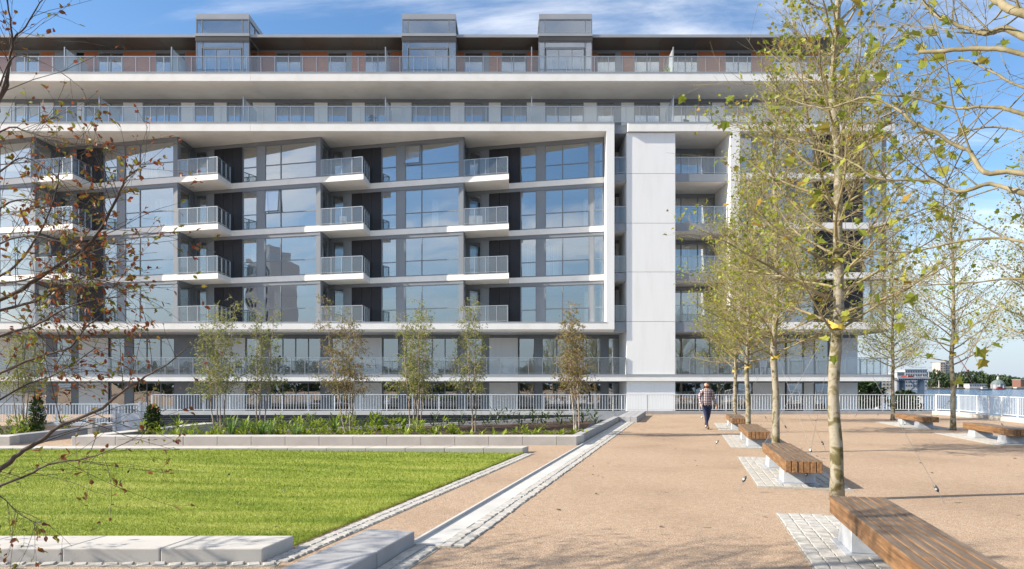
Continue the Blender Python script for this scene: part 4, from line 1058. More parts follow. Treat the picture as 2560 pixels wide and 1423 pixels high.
LB = [
 (near([(2560,90),(2506,73),(2478,81),(2445,81),(2383,56),(2332,34),(2307,0),(2270,-60)], 3.7, 4.6, tk(3.0)), 0.0216, 0.0064, {}),
 (near([(2560,138),(2450,121),(2366,126),(2299,129)], 3.6, 4.0, tk(2.95)), 0.0144, 0.0112, dict(sec_n=2)),
 (near([(2560,287),(2507,270),(2450,267),(2394,270),(2282,245),(2178,233)], 3.8, 4.6, tk(2.75)), 0.0144, 0.0048, {}),
 (near([(2560,434),(2459,431),(2425,378),(2394,365),(2338,332),(2282,304),(2240,270),(2169,242),(2099,264),(2057,270),(1986,253),(1910,205)], 3.8, 5.4, tk(2.5)), 0.0173, 0.0040, {}),
 (near([(2560,482),(2535,479),(2478,460),(2394,479),(2324,451),(2197,448),(2141,412),(2096,392),(2030,372)], 3.9, 5.2, tk(2.4)), 0.0187, 0.0040, {}),
 (near([(2560,606),(2507,597),(2422,600),(2282,628),(2169,625),(2093,603)], 4.1, 4.9, tk(2.2)), 0.0115, 0.0032, {}),
 (near([(2560,699),(2450,705),(2340,712),(2226,715)], 4.2, 4.8, tk(2.05)), 0.0086, 0.0024, {}),
 (near([(2560,31),(2493,0),(2420,-60)], 3.5, 3.9, tk(3.2)), 0.0259, 0.0160, {}),
 (near([(2560,330),(2440,322),(2360,360),(2290,420)], 4.4, 5.0, tk(2.6)), 0.0094, 0.0032, {}),
 (near([(2560,220),(2480,180),(2400,150),(2300,190),(2210,170)], 4.3, 5.2, tk(2.8)), 0.0101, 0.0032, {}),
]
limb_tree('plane_tree', 'plane tree beside the camera with thick limbs reaching in from the upper right', T0, [T0+Vector((0,0,z)) for z in (0, 1, 2, 3, 4.5, 6.5)], 0.10, LB, 5, M['planebark'], M['limb'], 'plane', M['planeleaf'], 0.078, 0.13, 300, dict(dens=0.85, tw_len=0.36, trop=0.03, seclen=0.62), 'young plane trees on the square')

# --- red-leaved tree at the left edge
RT = Vector((-6.1, 4.75, 0)); rk_ = lambda z: RT + Vector((0, 0, z))
RL = [
 (near([(-200,800),(0,750),(98,693),(202,628),(253,569),(295,490),(318,443),(365,415)], 4.9, 4.5, rk_(2.0)), 0.022, 0.004, {}),
 (near([(-200,850),(0,777),(93,750),(157,717),(197,700),(270,650)], 4.9, 4.6, rk_(1.9)), 0.016, 0.003, {}),
 (near([(-180,910),(0,839),(84,815),(140,784),(194,759),(300,742)], 4.8, 4.6, rk_(1.75)), 0.014, 0.003, {}),
 (near([(-180,1010),(0,933),(82,897),(138,880),(174,869),(215,820),(250,790)], 4.7, 4.4, rk_(1.6)), 0.015, 0.003, {}),
 (near([(-180,1110),(0,1000),(70,960),(140,935),(240,870)], 5.0, 4.9, rk_(1.5)), 0.011, 0.003, {}),
 (near([(-200,1300),(0,1173),(45,1136),(113,1094),(158,1060),(255,1020),(318,970),(365,942),(421,908),(470,868)], 4.6, 4.1, rk_(1.1)), 0.022, 0.003, dict(dens=0.45)),
 (near([(-150,1270),(0,1215),(71,1187),(113,1164),(158,1153),(198,1150),(255,1133),(335,1098)], 4.4, 4.1, rk_(1.05)), 0.012, 0.002, dict(dens=0.6)),
 (near([(-120,1180),(0,1240),(40,1280),(95,1310)], 4.4, 4.3, rk_(1.2)), 0.006, 0.002, dict(dens=0.7, droop=0.1)),
 (near([(-160,470),(0,247),(17,197),(25,140),(31,104),(22,28),(10,-40)], 4.9, 4.7, rk_(2.6)), 0.016, 0.004, dict(dens=0.45)),
 (near([(-100,330),(0,240),(31,104),(56,76),(84,31),(112,-10)], 4.9, 4.6, rk_(2.8)), 0.012, 0.003, dict(dens=0.5)),
 (near([(0,215),(36,140),(121,163),(174,197),(208,225)], 4.7, 4.5), 0.006, 0.002, dict(dens=0.5, droop=0.15)),
 (near([(-160,500),(0,330),(70,330),(130,350),(230,370)], 4.7, 4.5, rk_(2.5)), 0.010, 0.002, dict(dens=0.8)),
 (near([(-160,560),(0,430),(60,395),(140,440),(190,500)], 4.9, 4.6, rk_(2.4)), 0.011, 0.002, dict(dens=0.9)),
 (near([(-160,640),(0,520),(70,500),(130,540),(200,560)], 4.8, 4.5, rk_(2.3)), 0.011, 0.002, dict(dens=0.9)),
 (near([(-160,700),(0,610),(70,590),(150,605),(250,640),(300,650)], 4.7, 4.4, rk_(2.2)), 0.011, 0.002, dict(dens=0.9)),
 (near([(-160,760),(0,690),(60,640),(110,560),(140,480),(150,400)], 4.8, 4.6, rk_(2.1)), 0.013, 0.003, dict(dens=0.8)),
 (near([(-100,720),(60,700),(150,670),(240,700),(330,715)], 4.5, 4.3, rk_(2.1)), 0.009, 0.002, dict(dens=0.8)),
]
def red_extra(r, t, base, leaves):
    # the rest of the crown, outside the frame, that shades the near kerb
    az = 0.3
    for i in range(62):
        f = i/62; az += 2.399; 
        if -1.5 < ((az+math.pi) % (2*math.pi))-math.pi < 1.5: az += 2.9
        z = 1.6 + 4.6*f; L_ = 2.5*(1-0.5*f)*r.uniform(0.8, 1.1); el = R(14+40*f)
        d = Vector((math.cos(az)*math.cos(el), math.sin(az)*math.cos(el), math.sin(el)))
        bp, bd = path(r, Vector((0, 0, z)), d, L_, 7, 0.12, 0.03)
        mb = MB().tube(bp, taper(0.02, 0.004, 8), 6, cap=False)
        twiggery(r, mb, bp, bd, L_, 0.02, leaves, 0.85, 0.055, 0.55)
        loc_part('branch', mb, M['darkbark'], t, smooth=True)
limb_tree('autumn_tree', 'tree with red brown and green autumn leaves on dark twigs at the left edge', RT, [RT+Vector((0.02*z,0.01*z,z)) for z in (0, 0.8, 1.6, 2.4, 3.4, 5.0, 6.6)], 0.085, RL, 12, M['darkbark'], M['darkbark'], 'oval', M['redleaf'], 0.036, 0.7, 300, dict(dens=1.0, tw_len=0.17, trop=0.0, seclen=0.26, start=0.3, thin=0.7), extra=red_extra)

# --- young multi-stemmed birches in the bed
def birch(label, base, stems, h, seed, leaf_m, spread=0.75, leafp=0.66, nleaf=1.0, low=1.2):
    r = random.Random(seed); base = Vector(base); t = thing('birch_tree', label, 'tree', tuple(base), 'multi-stemmed young birches in the planting bed')
    leaves = []
    for (dxb, dxt, hh) in stems:
        n = 12; L_ = h*hh; dy_ = r.uniform(-0.4, 0.4)
        pts = [Vector((dxb + (dxt-dxb)*(i/n)**0.9 + 0.02*math.sin(i*1.1+seed), dy_*(i/n) + r.uniform(-.02,.02), L_*i/n)) for i in range(n+1)]
        dirs = [(pts[min(i+1, n)]-pts[max(i-1, 0)]).normalized() for i in range(n+1)]
        mb = MB().tube(pts, taper(0.026, 0.003, n+1, 0.9), 7, cap=False)
        loc_part('stem', mb, M['birchbark'], t, smooth=True)
        tw_ = MB(); nb_ = int(58*nleaf)
        for i in range(nb_):
            f = (i+r.random())/nb_; z = low + (L_-low)*f
            if z > L_: continue
            p = pick(pts, z/L_); d = side(r, Vector((0,0,1)), R(r.uniform(35, 75))); d.z = abs(d.z)
            bl = spread*(1-0.72*f)*r.uniform(0.35, 1.1)
            bp, bd = path(r, p, d, bl, 5, 0.18, -0.05)
            tw_.tube(bp, taper(0.006*(1-0.6*f), 0.0015, 6), 4, cap=False)
            for q in range(max(3, int(bl/0.06))):
                tt = 0.25+0.75*r.random(); pp = pick(bp, min(.999, tt)); d2 = (side(r, bd[min(5, int(tt*5))], R(r.uniform(30, 70)))).normalized()
                tp, td = path(r, pp, d2, r.uniform(0.12, 0.30), 3, 0.2, -0.32)
                tw_.tube(tp, [0.002, 0.0016, 0.0013, 0.001], 3, cap=False)
                for e in range(6):
                    if r.random() < leafp: leaves.append(leaf_mat(pick(tp, r.uniform(0.2, 0.999)), (Vector((0,0,-0.8))+rvec(r)).normalized(), rvec(r), 0.066*r.uniform(0.6, 1.2)))
        loc_part('twigs', tw_, M['birchbark'], t)['kind'] = 'stuff'
    put_leaves(t, base, [Matrix.Translation(base) @ m for m in leaves], 'thin', leaf_m, 0)
def bed(px, Y): return Vector((gx(px, Y), Y, soil_z(gx(px, Y), Y)-0.02))
birch('leafy young birch of four stems, leftmost in the planting bed', bed(545, 22.5), [(-0.12,-0.30,0.80),(-0.02,0.0,0.95),(0.06,0.22,0.9),(0.12,0.45,1.0)], 4.45, 1, M['birchleaf'], 0.95)
birch('young birch of three spreading stems, second from the left in the bed', bed(652, 22.8), [(-0.12,-0.28,1.0),(-0.02,-0.12,0.9),(0.10,0.40,0.92)], 4.5, 2, M['birchleaf'], 0.8, nleaf=1.0)
birch('reddish leaning young birch of four stems in the middle of the planting bed', bed(868, 22.5), [(-0.05,-0.75,1.0),(0.02,-0.25,0.85),(0.10,0.12,0.9),(0.17,0.3,0.82)], 4.5, 3, M['birchrust'], 0.85, nleaf=1.05)
birch('bushy young birch of five stems, third from the right in the bed', bed(1038, 22.2), [(-0.12,-0.42,0.9),(-0.04,-0.08,0.85),(0.02,0.06,0.96),(0.08,0.2,1.0),(0.16,0.42,0.9)], 4.3, 4, M['birchleaf'], 0.8, nleaf=0.95)
birch('narrow young birch of two stems, second from the right in the bed', bed(1185, 22.0), [(-0.02,-0.28,0.95),(0.05,0.02,1.0)], 4.3, 5, M['birchleaf'], 0.85, nleaf=1.4)
birch('dense olive young birch, rightmost in the planting bed', bed(1440, 21.9), [(-0.05,-0.26,0.9),(0.0,-0.12,1.0),(0.08,0.08,0.86)], 4.1, 6, M['birchrust'], 0.75, nleaf=1.5, leafp=0.75)
birch('small young birch in the left planting bed behind the red leaved tree', Vector((gx(52, 22), 22, 0.1)), [(-0.1,-0.3,0.9),(0.05,0.1,1.0),(0.1,0.35,0.85)], 3.5, 7, M['birchleaf'], 0.9)

# --- shrubs and perennials
def shrub(name, label, base, w, h, n, leaf_m, ls, seed, cat='shrub', kind='oval', cone=0.4):
    r = random.Random(seed); base = Vector(base); t = thing(name, label, cat, tuple(base)); mb = MB(); leaves = []
    for i in range(26):
        a = r.uniform(0, 6.28); el = R(r.uniform(52, 88)); d = Vector((math.cos(a)*math.cos(el), math.sin(a)*math.cos(el), math.sin(el)))
        bp, bd = path(r, Vector((r.uniform(-.08,.08), r.uniform(-.08,.08), 0)), d, h*r.uniform(0.55, 1.0), 6, 0.12, 0.05)
        mb.tube(bp, taper(0.012, 0.002, 7), 4, cap=False)
    for i in range(n):
        z = h*(0.05+0.95*r.random()); f = z/h; rad = w*(1-cone*f)*math.sqrt(max(0.05, 1-(2*f-1)**4))*(0.75+0.25*math.sin(i*0.7))
        a = r.uniform(0, 6.28); q = rad*r.random()**0.45
        p = Vector((math.cos(a)*q, math.sin(a)*q*0.8, z)); d = (Vector((math.cos(a), math.sin(a), 0.7)) + rvec(r)*0.8).normalized()
        leaves.append(leaf_mat(p, d, Vector((0,0,1))+rvec(r)*0.7, ls*r.uniform(0.6, 1.25)))
    loc_part('stems', mb, M['darkbark'], t)
    put_leaves(t, base, [Matrix.Translation(base) @ m for m in leaves], kind, leaf_m, 0)
shrub('laurel_shrub', 'dark green glossy upright shrub beside the garden gate', (gx(382, 21.0), 21.0, 0.02), 0.34, 1.02, 1500, M['darkleaf'], 0.085, 3)
shrub('dark_shrub', 'tall dark shrub behind the red leaved branches in the left bed', (gx(92, 22.0), 22.0, 0.1), 0.32, 1.2, 1300, M['darkleaf'], 0.075, 4)
def clump_mesh(name, kind, seed):
    r = random.Random(seed); m = MB()
    def blade(L_, w, el, az, arch, n=4):
        d = Vector((math.cos(az)*math.cos(el), math.sin(az)*math.cos(el), math.sin(el))); sidev = Vector((-math.sin(az), math.cos(az), 0))
        p = Vector((r.uniform(-.03,.03), r.uniform(-.03,.03), 0)); b = len(m.V)
        for i in range(n+1):
            f = i/n; ww = w*(math.sin(math.pi*min(0.98, 0.18+0.8*f)))*0.5
            m.V += [tuple(p-sidev*ww), tuple(p+Vector((0,0,-ww*0.25))), tuple(p+sidev*ww)]
            d = (d + Vector((0,0,-arch/n))).normalized(); p = p + d*(L_/n)
        for i in range(n):
            o = b+i*3; m.F += [(o, o+1, o+4, o+3), (o+1, o+2, o+5, o+4)]
    if kind == 'rosette':
        for i in range(13): blade(r.uniform(0.16, 0.30), r.uniform(0.045, 0.07), R(r.uniform(35, 80)), i*2.4+r.uniform(-.3,.3), r.uniform(0.5, 1.2))
        mm = M['plantleaf']
    elif kind == 'strap':
        for i in range(26): blade(r.uniform(0.26, 0.48), r.uniform(0.018, 0.03), R(r.uniform(58, 88)), i*2.4, r.uniform(0.1, 0.5))
        mm = M['irisleaf']
    else:
        for i in range(46):
            a = r.uniform(0, 6.28); q = 0.13*math.sqrt(r.random()); z = r.uniform(0.03, 0.34)
            b = len(m.V); blade(r.uniform(0.08, 0.15), 0.035, R(r.uniform(10, 70)), a, 0.4, 2)
            for k in range(b, len(m.V)):
                x, y, zz = m.V[k]; m.V[k] = (x+math.cos(a)*q, y+math.sin(a)*q, zz+z)
        mm = M['darkleaf'] if kind == 'shrublet' else M['plantleaf']
    return m.mesh(name, mm)
CL = {k: [clump_mesh(n_, k, 50+s*7+len(k)) for s in range(4)] for k, n_ in (('rosette','perennial_plant'), ('strap','iris_clump'), ('shrublet','low_shrub'), ('leafy','leafy_perennial'))}
CLL = {'rosette': ('perennial_plant', 'low bright green rosette plant in the bed behind the concrete wall', 'plant', 'rosette plants in the planting bed'),
       'strap': ('iris_clump', 'clump of upright strap shaped leaves in the planting bed', 'plant', 'strap leaved clumps in the planting bed'),
       'shrublet': ('low_shrub', 'small dark green shrub in the planting bed near the ramp parapet', 'shrub', 'small dark shrubs along the ramp parapet'),
       'leafy': ('leafy_perennial', 'leafy yellow green bushy perennial in the bed', 'plant', 'leafy perennials in the beds')}
rp = random.Random(77)
ORD = ['first','second','third','fourth','fifth','sixth','seventh','eighth','ninth','tenth']
ORD2 = ['eleventh','twelfth','thirteenth','fourteenth','fifteenth','sixteenth','seventeenth','eighteenth','nineteenth','twentieth']
BIR = [(-9.7,'left of the first birch'),(-7.6,'between the first and second birches'),(-5.0,'between the second and third birches'),(-3.0,'between the third and fourth birches'),(-1.1,'between the fourth and fifth birches'),(2.1,'between the fifth and last birches'),(9,'right of the last birch')]
PL = []
def clump(kind, x, y, s, z=None, row='front'): PL.append((kind, row, x, y, s, z))
def place_clumps():
    cnt = {}
    for kind, row, x, y, s, z in sorted(PL, key=lambda q: q[2]):
        nm, lab, cat, grp = CLL[kind]
        o = link(nm, rp.choice(CL[kind]), (x, y, (soil_z(x, y) if z is None else z)-0.01)); o.rotation_euler = (0, 0, rp.uniform(0, 6.28)); o.scale = (s, s, s*rp.uniform(0.85, 1.2))
        if row == 'left': where = 'left bed'; key = (kind, row)
        else:
            xx = x*22.3/y; sec = next(t for v, t in BIR if xx < v); where = '%s row %s' % (row, sec); key = (kind, row, sec)
        k = cnt.get(key, 0); cnt[key] = k+1
        tag(o, '%s, %s from left, %s' % (lab, ORD[k] if k < 10 else ORD2[k-10], where), cat, grp)
x = -10.7
while x < 1.7:
    dense = x < -2.2
    k = rp.choice(('rosette','rosette','leafy','leafy','rosette') if dense else ('rosette','rosette','rosette','leafy'))
    if 480 < 1280+x*FPX/20 < 900 and rp.random() < 0.25: k = 'strap'
    clump(k, x+rp.uniform(-.08,.08), 19.9+rp.uniform(-.12,.25), rp.uniform(1.1, 1.5) if dense else rp.uniform(0.8, 1.15), None, 'front')
    x += rp.uniform(0.17, 0.27) if dense else rp.uniform(0.26, 0.36)
x = -10.9
while x < 2.3:
    dense = x < -1.8
    clump(rp.choice(('rosette','leafy','leafy','leafy','rosette')) if dense else 'rosette', x, 21.0+rp.uniform(-.35,.35), rp.uniform(1.15, 1.6) if dense else rp.uniform(0.9, 1.25), None, 'middle')
    x += rp.uniform(0.20, 0.32) if dense else rp.uniform(0.3, 0.42)
x = -10.5
while x < 3.0:
    clump('shrublet' if x > -3 else rp.choice(('leafy','shrublet','strap','leafy')), x, 23.2+rp.uniform(-.6,.6) if x < -3 else 24.0+rp.uniform(-.5,.5), rp.uniform(1.2, 1.6), None, 'back')
    x += rp.uniform(0.34, 0.5)
for i in range(34): clump(rp.choice(('rosette','leafy','leafy','shrublet')), rp.uniform(-18.5, -14.8), rp.uniform(19.8, 22.8), rp.uniform(1.0, 1.5), 0.14, 'left')
CLL = {'rosette': ('perennial_plant', 'bright rosette plant', 'plant', 'rosette plants in the planting bed'),
       'strap': ('iris_clump', 'upright strap leaved clump', 'plant', 'strap leaved clumps in the planting bed'),
       'shrublet': ('low_shrub', 'small dark shrub', 'shrub', 'small dark shrubs along the ramp parapet'),
       'leafy': ('leafy_perennial', 'leafy yellow green perennial', 'plant', 'leafy perennials in the beds')}
place_clumps()

# ================================================================== TREE TIES AND GUY WIRES
def guy(tree, zs, label_t, angs, rr=1.5, big=True):
    c = Vector((tree.x, tree.y, zs))
    s = thing('tree_strap', 'yellow strap tied round ' + label_t, 'strap', tuple(c), 'yellow straps on the plane trees')
    rt = 0.088
    for k, (tilt, ph) in enumerate(((0.9, 0.4), (-0.75, 2.2))):
        m = MB(); n = 14; wv = 0.022
        for i in range(n+1):
            a = ph + 2*math.pi*i/n; z = tilt*0.07*math.sin(a-ph)
            e = Vector((math.cos(a)*(rt+0.012+0.02*max(0, math.sin(a-ph))), math.sin(a)*(rt+0.012), z))
            m.V += [(e.x, e.y, e.z-wv), (e.x*1.03, e.y*1.03, e.z-wv), (e.x*1.03, e.y*1.03, e.z+wv), (e.x, e.y, e.z+wv)]
        for i in range(n):
            o = i*4
            for q in range(4): m.F.append((o+q, o+(q+1)%4, o+4+(q+1)%4, o+4+q))
        loc_part('webbing', m, M['strap'], s)
    for k, a in enumerate(angs):
        g_ = Vector((tree.x+math.cos(a)*rr, tree.y+math.sin(a)*rr, 0)); top = c + Vector((math.cos(a)*0.10, math.sin(a)*0.10, -0.05))
        w_ = thing('guy_wire', 'steel guy wire pegged %s %s' % (('to the right of', 'to the left of', 'behind or before')[k], label_t), 'guy wire', tuple(g_), 'guy wires of the plane trees')
        d = top - g_; f = 0.085
        build('cable', MB().tube([g_+d*f, top], [0.0028, 0.0028], 5), M['cable'], w_)
        build('ground_strap', MB().tube([g_+Vector((0,0,-0.02)), g_+d*f*0.9], [0.004, 0.004], 5), M['cable'], w_)
        q = g_+d*f; dn = d.normalized()
        m = MB().tube([q-dn*0.055, q-dn*0.03, q+dn*0.035, q+dn*0.055], [0.010, 0.026, 0.022, 0.008], 7)
        build('ratchet', m, M['blackmetal'], w_)
        m2 = MB(); sx = dn.orthogonal().normalized()*0.034; m2.tube([q-sx, q+sx], [0.016, 0.016], 7); build('ratchet_drum', m2, M['steel'], w_)
guy(TR[0], 2.58, 'the plane tree nearest the camera', (R(-13), R(150), R(85)), 1.42)
guy(TR[1], 2.40, 'the second plane tree', (R(18), R(150), R(-80)), 1.55)
guy(TR[2], 2.32, 'the third plane tree', (R(10), R(155), R(80)), 1.55)
guy(TR[3], 2.30, 'the farthest left plane tree', (R(5), R(165), R(80)), 1.55)
guy(Vector((16.15,25.0,0)), 2.80, 'the right plane tree', (R(-15), R(165), R(-70)), 1.7)
guy(Vector((17.8,31.9,0)), 2.5, 'the plane tree behind the bench', (R(-25), R(160), R(85)), 1.7)

# ================================================================== THE WALKING MAN
def skin_mesh(joints, edges, rad, root, sub=2):
    me = bpy.data.meshes.new('skin'); me.from_pydata(joints, edges, []); o = bpy.data.objects.new('skin', me); COL.objects.link(o)
    sk = o.modifiers.new('skin', 'SKIN'); sk.use_smooth_shade = True
    lay_ = me.skin_vertices[0].data
    for i, r in enumerate(rad):
        lay_[i].radius = r if isinstance(r, tuple) else (r, r); lay_[i].use_root = (i == root)
    o.modifiers.new('sub', 'SUBSURF').levels = sub
    bpy.context.view_layer.update()
    dg = bpy.context.evaluated_depsgraph_get(); out = bpy.data.meshes.new_from_object(o.evaluated_get(dg))
    bpy.data.objects.remove(o); return out
J = {}; jl = []; jr = []; je = []
def jnt(n, p, r, parent=None):
    J[n] = len(jl); jl.append(p); jr.append(r)
    if parent: je.append((J[parent], J[n]))
jnt('pelvis', (0,0,0.95), (0.155,0.115)); jnt('waist', (0,0.005,1.12), (0.150,0.115), 'pelvis'); jnt('chest', (0,0,1.32), (0.165,0.125), 'waist')
jnt('collar', (0,0.01,1.45), (0.115,0.085), 'chest'); jnt('neck', (0,0.0,1.535), 0.055, 'collar'); jnt('jaw', (-0.008,-0.022,1.615), (0.066,0.075), 'neck'); jnt('brow', (-0.014,-0.012,1.69), (0.077,0.092), 'jaw'); jnt('crown', (-0.018,0.0,1.757), (0.055,0.066), 'brow')
jnt('nose', (-0.016,-0.122,1.655), 0.011, 'brow')
for s, n in ((-1,'a'), (1,'b')):
    jnt('ear'+n, (-0.013+s*0.083,0.0,1.66), (0.009,0.02), 'brow')
    jnt('sh'+n, (s*0.185,0.01,1.425), 0.075, 'collar')
    el = (-0.275,0.045,1.17) if s < 0 else (0.265,0.02,1.16); wr = (-0.262,-0.085,0.965) if s < 0 else (0.325,-0.03,0.925)
    jnt('el'+n, el, 0.052, 'sh'+n); jnt('wr'+n, wr, 0.034, 'el'+n)
    hd = Vector(wr)-Vector(el); hd.normalize(); hd = (hd*0.8+Vector((0,-0.12,-0.55))).normalized(); pm = Vector(wr)+hd*0.075
    jnt('palm'+n, tuple(pm), (0.026,0.034), 'wr'+n)
    for k in range(4):
        off = Vector((0, (k-1.5)*0.021, 0)); b0 = pm+hd*0.035+off; ln_ = (0.066,0.078,0.072,0.055)[k]
        jnt('f%s%d' % (n,k), tuple(b0), 0.0095, 'palm'+n)
        jnt('g%s%d' % (n,k), tuple(b0+(hd+Vector((-s*0.25,0,0))).normalized()*ln_*0.5), 0.009, 'f%s%d' % (n,k))
        jnt('h%s%d' % (n,k), tuple(b0+(hd+Vector((-s*0.45,0,0))).normalized()*ln_), 0.007, 'g%s%d' % (n,k))
    tb = Vector(wr)+hd*0.04+Vector((0,-0.034,0)); jnt('t'+n, tuple(tb), 0.011, 'palm'+n); jnt('u'+n, tuple(tb+(hd+Vector((0,-0.6,0))).normalized()*0.05), 0.009, 't'+n)
LEG = {'a': ((-0.088,0.0,0.87),(-0.045,-0.055,0.50),(-0.028,-0.115,0.095),(-0.035,-0.285,0.045)), 'b': ((0.088,0.01,0.87),(0.062,0.0,0.50),(0.035,0.235,0.155),(0.045,0.10,0.035))}
for n, (h_, k_, a_, t_) in LEG.items():
    jnt('hip'+n, h_, 0.092, 'pelvis'); jnt('kn'+n, k_, 0.061, 'hip'+n); jnt('an'+n, a_, 0.043, 'kn'+n); jnt('toe'+n, t_, (0.042,0.032), 'an'+n)
body = skin_mesh(jl, je, jr, 0)
man = thing('person', 'bearded man in a checked shirt and dark jeans walking towards the camera', 'person', (7.33, 25.68, 0.0), None, R(2))
def cloth(keep, inflate, name, m, parent=man, smooth=True):
    nv = [v.co + v.normal*inflate for v in body.vertices]; fs = [tuple(f.vertices) for f in body.polygons if keep(f.center)]
    used = sorted({i for f in fs for i in f}); ix = {i: k for k, i in enumerate(used)}
    mb = MB(); mb.V = [tuple(nv[i]) for i in used]; mb.F = [tuple(ix[i] for i in f) for f in fs]
    return loc_part(name, mb, m, parent, smooth=smooth)
skinm = mat('skin', (0.52,0.30,0.22), 0.55); body.materials.append(skinm)
bo_ = bpy.data.objects.new('body', body); COL.objects.link(bo_); bo_.parent = man
def checkmat():
    m = mat('checked_shirt', (0.8,0.78,0.76), 0.85); nt = m.node_tree; b = nt.nodes['Principled BSDF']; t = N(nt, 'ShaderNodeTexCoord'); sp = N(nt, 'ShaderNodeSeparateXYZ'); nt.links.new(t.outputs['Object'], sp.inputs[0])
    outs = []
    for ax in (0, 2):
        m1 = N(nt, 'ShaderNodeMath', operation='DIVIDE', i_1=0.062); L(nt, sp, m1, ax); fr = N(nt, 'ShaderNodeMath', operation='FRACT'); L(nt, m1, fr)
        gt_ = N(nt, 'ShaderNodeMath', operation='GREATER_THAN', i_1=0.5); L(nt, fr, gt_); outs.append(gt_)
    ad_ = N(nt, 'ShaderNodeMath', operation='ADD'); L(nt, outs[0], ad_); L(nt, outs[1], ad_, 0, 1); h = N(nt, 'ShaderNodeMath', operation='MULTIPLY', i_1=0.5); L(nt, ad_, h)
    r = ramp(nt, h, [(0.0,(0.70,0.66,0.66)), (0.5,(0.16,0.09,0.115)), (1.0,(0.02,0.012,0.02))]); r.color_ramp.interpolation = 'LINEAR'; L(nt, r, b); return m
denim = noisy('denim', [(0.3,(0.012,0.018,0.05)), (0.7,(0.025,0.035,0.085))], scale=14, rough=0.85)
hairm = mat('brown_hair', (0.09,0.035,0.018), 0.7)
cloth(lambda c: c.z > 0.90 and c.z < 1.50 and not (abs(c.x) > 0.22 and c.z < 0.965) and (abs(c.x) < 0.19 or c.z > 0.955), 0.014, 'shirt', checkmat())
cloth(lambda c: 0.115 < c.z < 0.955 and abs(c.x) < 0.19, 0.009, 'jeans', denim)
for s in 'ab':
    a_ = Vector(LEG[s][2])
    cloth(lambda c, s=s: c.z < 0.20 and (abs(c.x-a_.x) < 0.055) and ((c.y < 0.0) == (s == 'a')) and (c.z < 0.13 or s == 'b'), 0.012, 'shoe', mat('suede_shoe', (0.12,0.075,0.04), 0.8))
cloth(lambda c: c.z > 1.712 + 0.12*max(0.0, -c.y-0.05) or (c.z > 1.60 and c.y > 0.012 and abs(c.x+0.014) < 0.078), 0.006, 'hair', hairm)
cloth(lambda c: 1.545 < c.z < 1.625 and c.y < -0.015 and abs(c.x) < 0.09, 0.008, 'beard', mat('ginger_beard', (0.16,0.06,0.03), 0.8))
for sx in (-0.047, 0.019):
    m = MB().tube([Vector((sx-0.011,-0.098,1.678)), Vector((sx+0.011,-0.098,1.678))], [0.009, 0.009], 6); loc_part('eye', m, M['black'], man)
m = MB().tube([Vector((-0.032,-0.096,1.612)), Vector((0.008,-0.096,1.612))], [0.005, 0.005], 5); loc_part('mouth', m, mat('lips', (0.35,0.12,0.10), 0.6), man)

# ================================================================== BEYOND THE RIVER
def far(name, label, cat, px, Y, group=None, z=None):
    return thing(name, label, cat, (gx(px, Y), Y, -4 if z is None else z), group)
fb = MB()
SH = 640.0
fb.prism([(300,SH),(760,SH-40),(2200,SH-160),(2600,3000),(200,3000)], -5, -1.9)
struct('far_bank', fb, noisy('far_bank_earth', [(0.3,(0.12,0.12,0.08)), (0.7,(0.20,0.19,0.13))], scale=0.02, rough=0.9))
wm = MB(); wm.prism([(300,SH-4),(760,SH-44),(760,SH-40.2),(300,SH-0.2)], -5, -1.7); wo2 = build('river_wall', wm, noisy('river_wall', [(0.3,(0.07,0.06,0.05)), (0.7,(0.13,0.11,0.09))], scale=0.05), loc=(0,0,0)); tag(wo2, 'dark river wall along the foot of the far bank trees', 'wall')
# far wood: one mass of crowns
rw = random.Random(5); V = []; lv = []
def crown(px, topy, Y, w, n, ls=1.7):
    c = at(px, topy, Y); zt = c.z; zb = -1.5
    for i in range(n):
        a = rw.uniform(0, 6.28); u = rw.uniform(-1, 1); q = math.sqrt(1-u*u)*w*(0.7+0.3*rw.random())
        zz = (zt+zb)/2 + u*(zt-zb)/2*(0.9+0.1*rw.random()); b = 1 + 0.25*math.sin(a*3+px)
        lv.append(leaf_mat(Vector((c.x+math.cos(a)*q*b, Y+math.sin(a)*q, zz)), rvec(rw), Vector((math.cos(a)*q, math.sin(a)*q, u*w))+rvec(rw)*w*0.6, ls*rw.uniform(0.7, 1.4)))
for px, ty in ((2326,930),(2338,924),(2352,929),(2366,937),(2380,931),(2394,933),(2408,929),(2422,928),(2436,928),(2450,929),(2462,934),(2474,939),(2486,941)):
    crown(px, ty, 660+rw.uniform(-15,25), 5.5, 420)
for px, ty in ((2500,938),(2512,938),(2524,942),(2540,944),(2552,947),(2575,940),(2600,944),(2485,937)):
    crown(px, ty, 900+rw.uniform(-15,25), 7.5, 260, 2.6)
me = leaves_mesh('far_wood', lv, 'oval', M['farleaf']); tag(link('far_wood', me, (0,0,0)), 'dark green mass of trees along the far river bank', 'trees', None, 'stuff')
fw = mat('far_white', (0.42,0.41,0.40), 0.8); fp = mat('far_pink_brick', (0.46,0.38,0.34), 0.8); fr_ = mat('far_red_brick', (0.17,0.085,0.065), 0.8); fd = mat('far_window', (0.06,0.07,0.08), 0.3); fg = mat('far_grey', (0.30,0.32,0.33), 0.7); fgr = mat('far_copper_roof', (0.11,0.145,0.14), 0.7); fred = mat('red_paint', (0.20,0.03,0.025), 0.6)
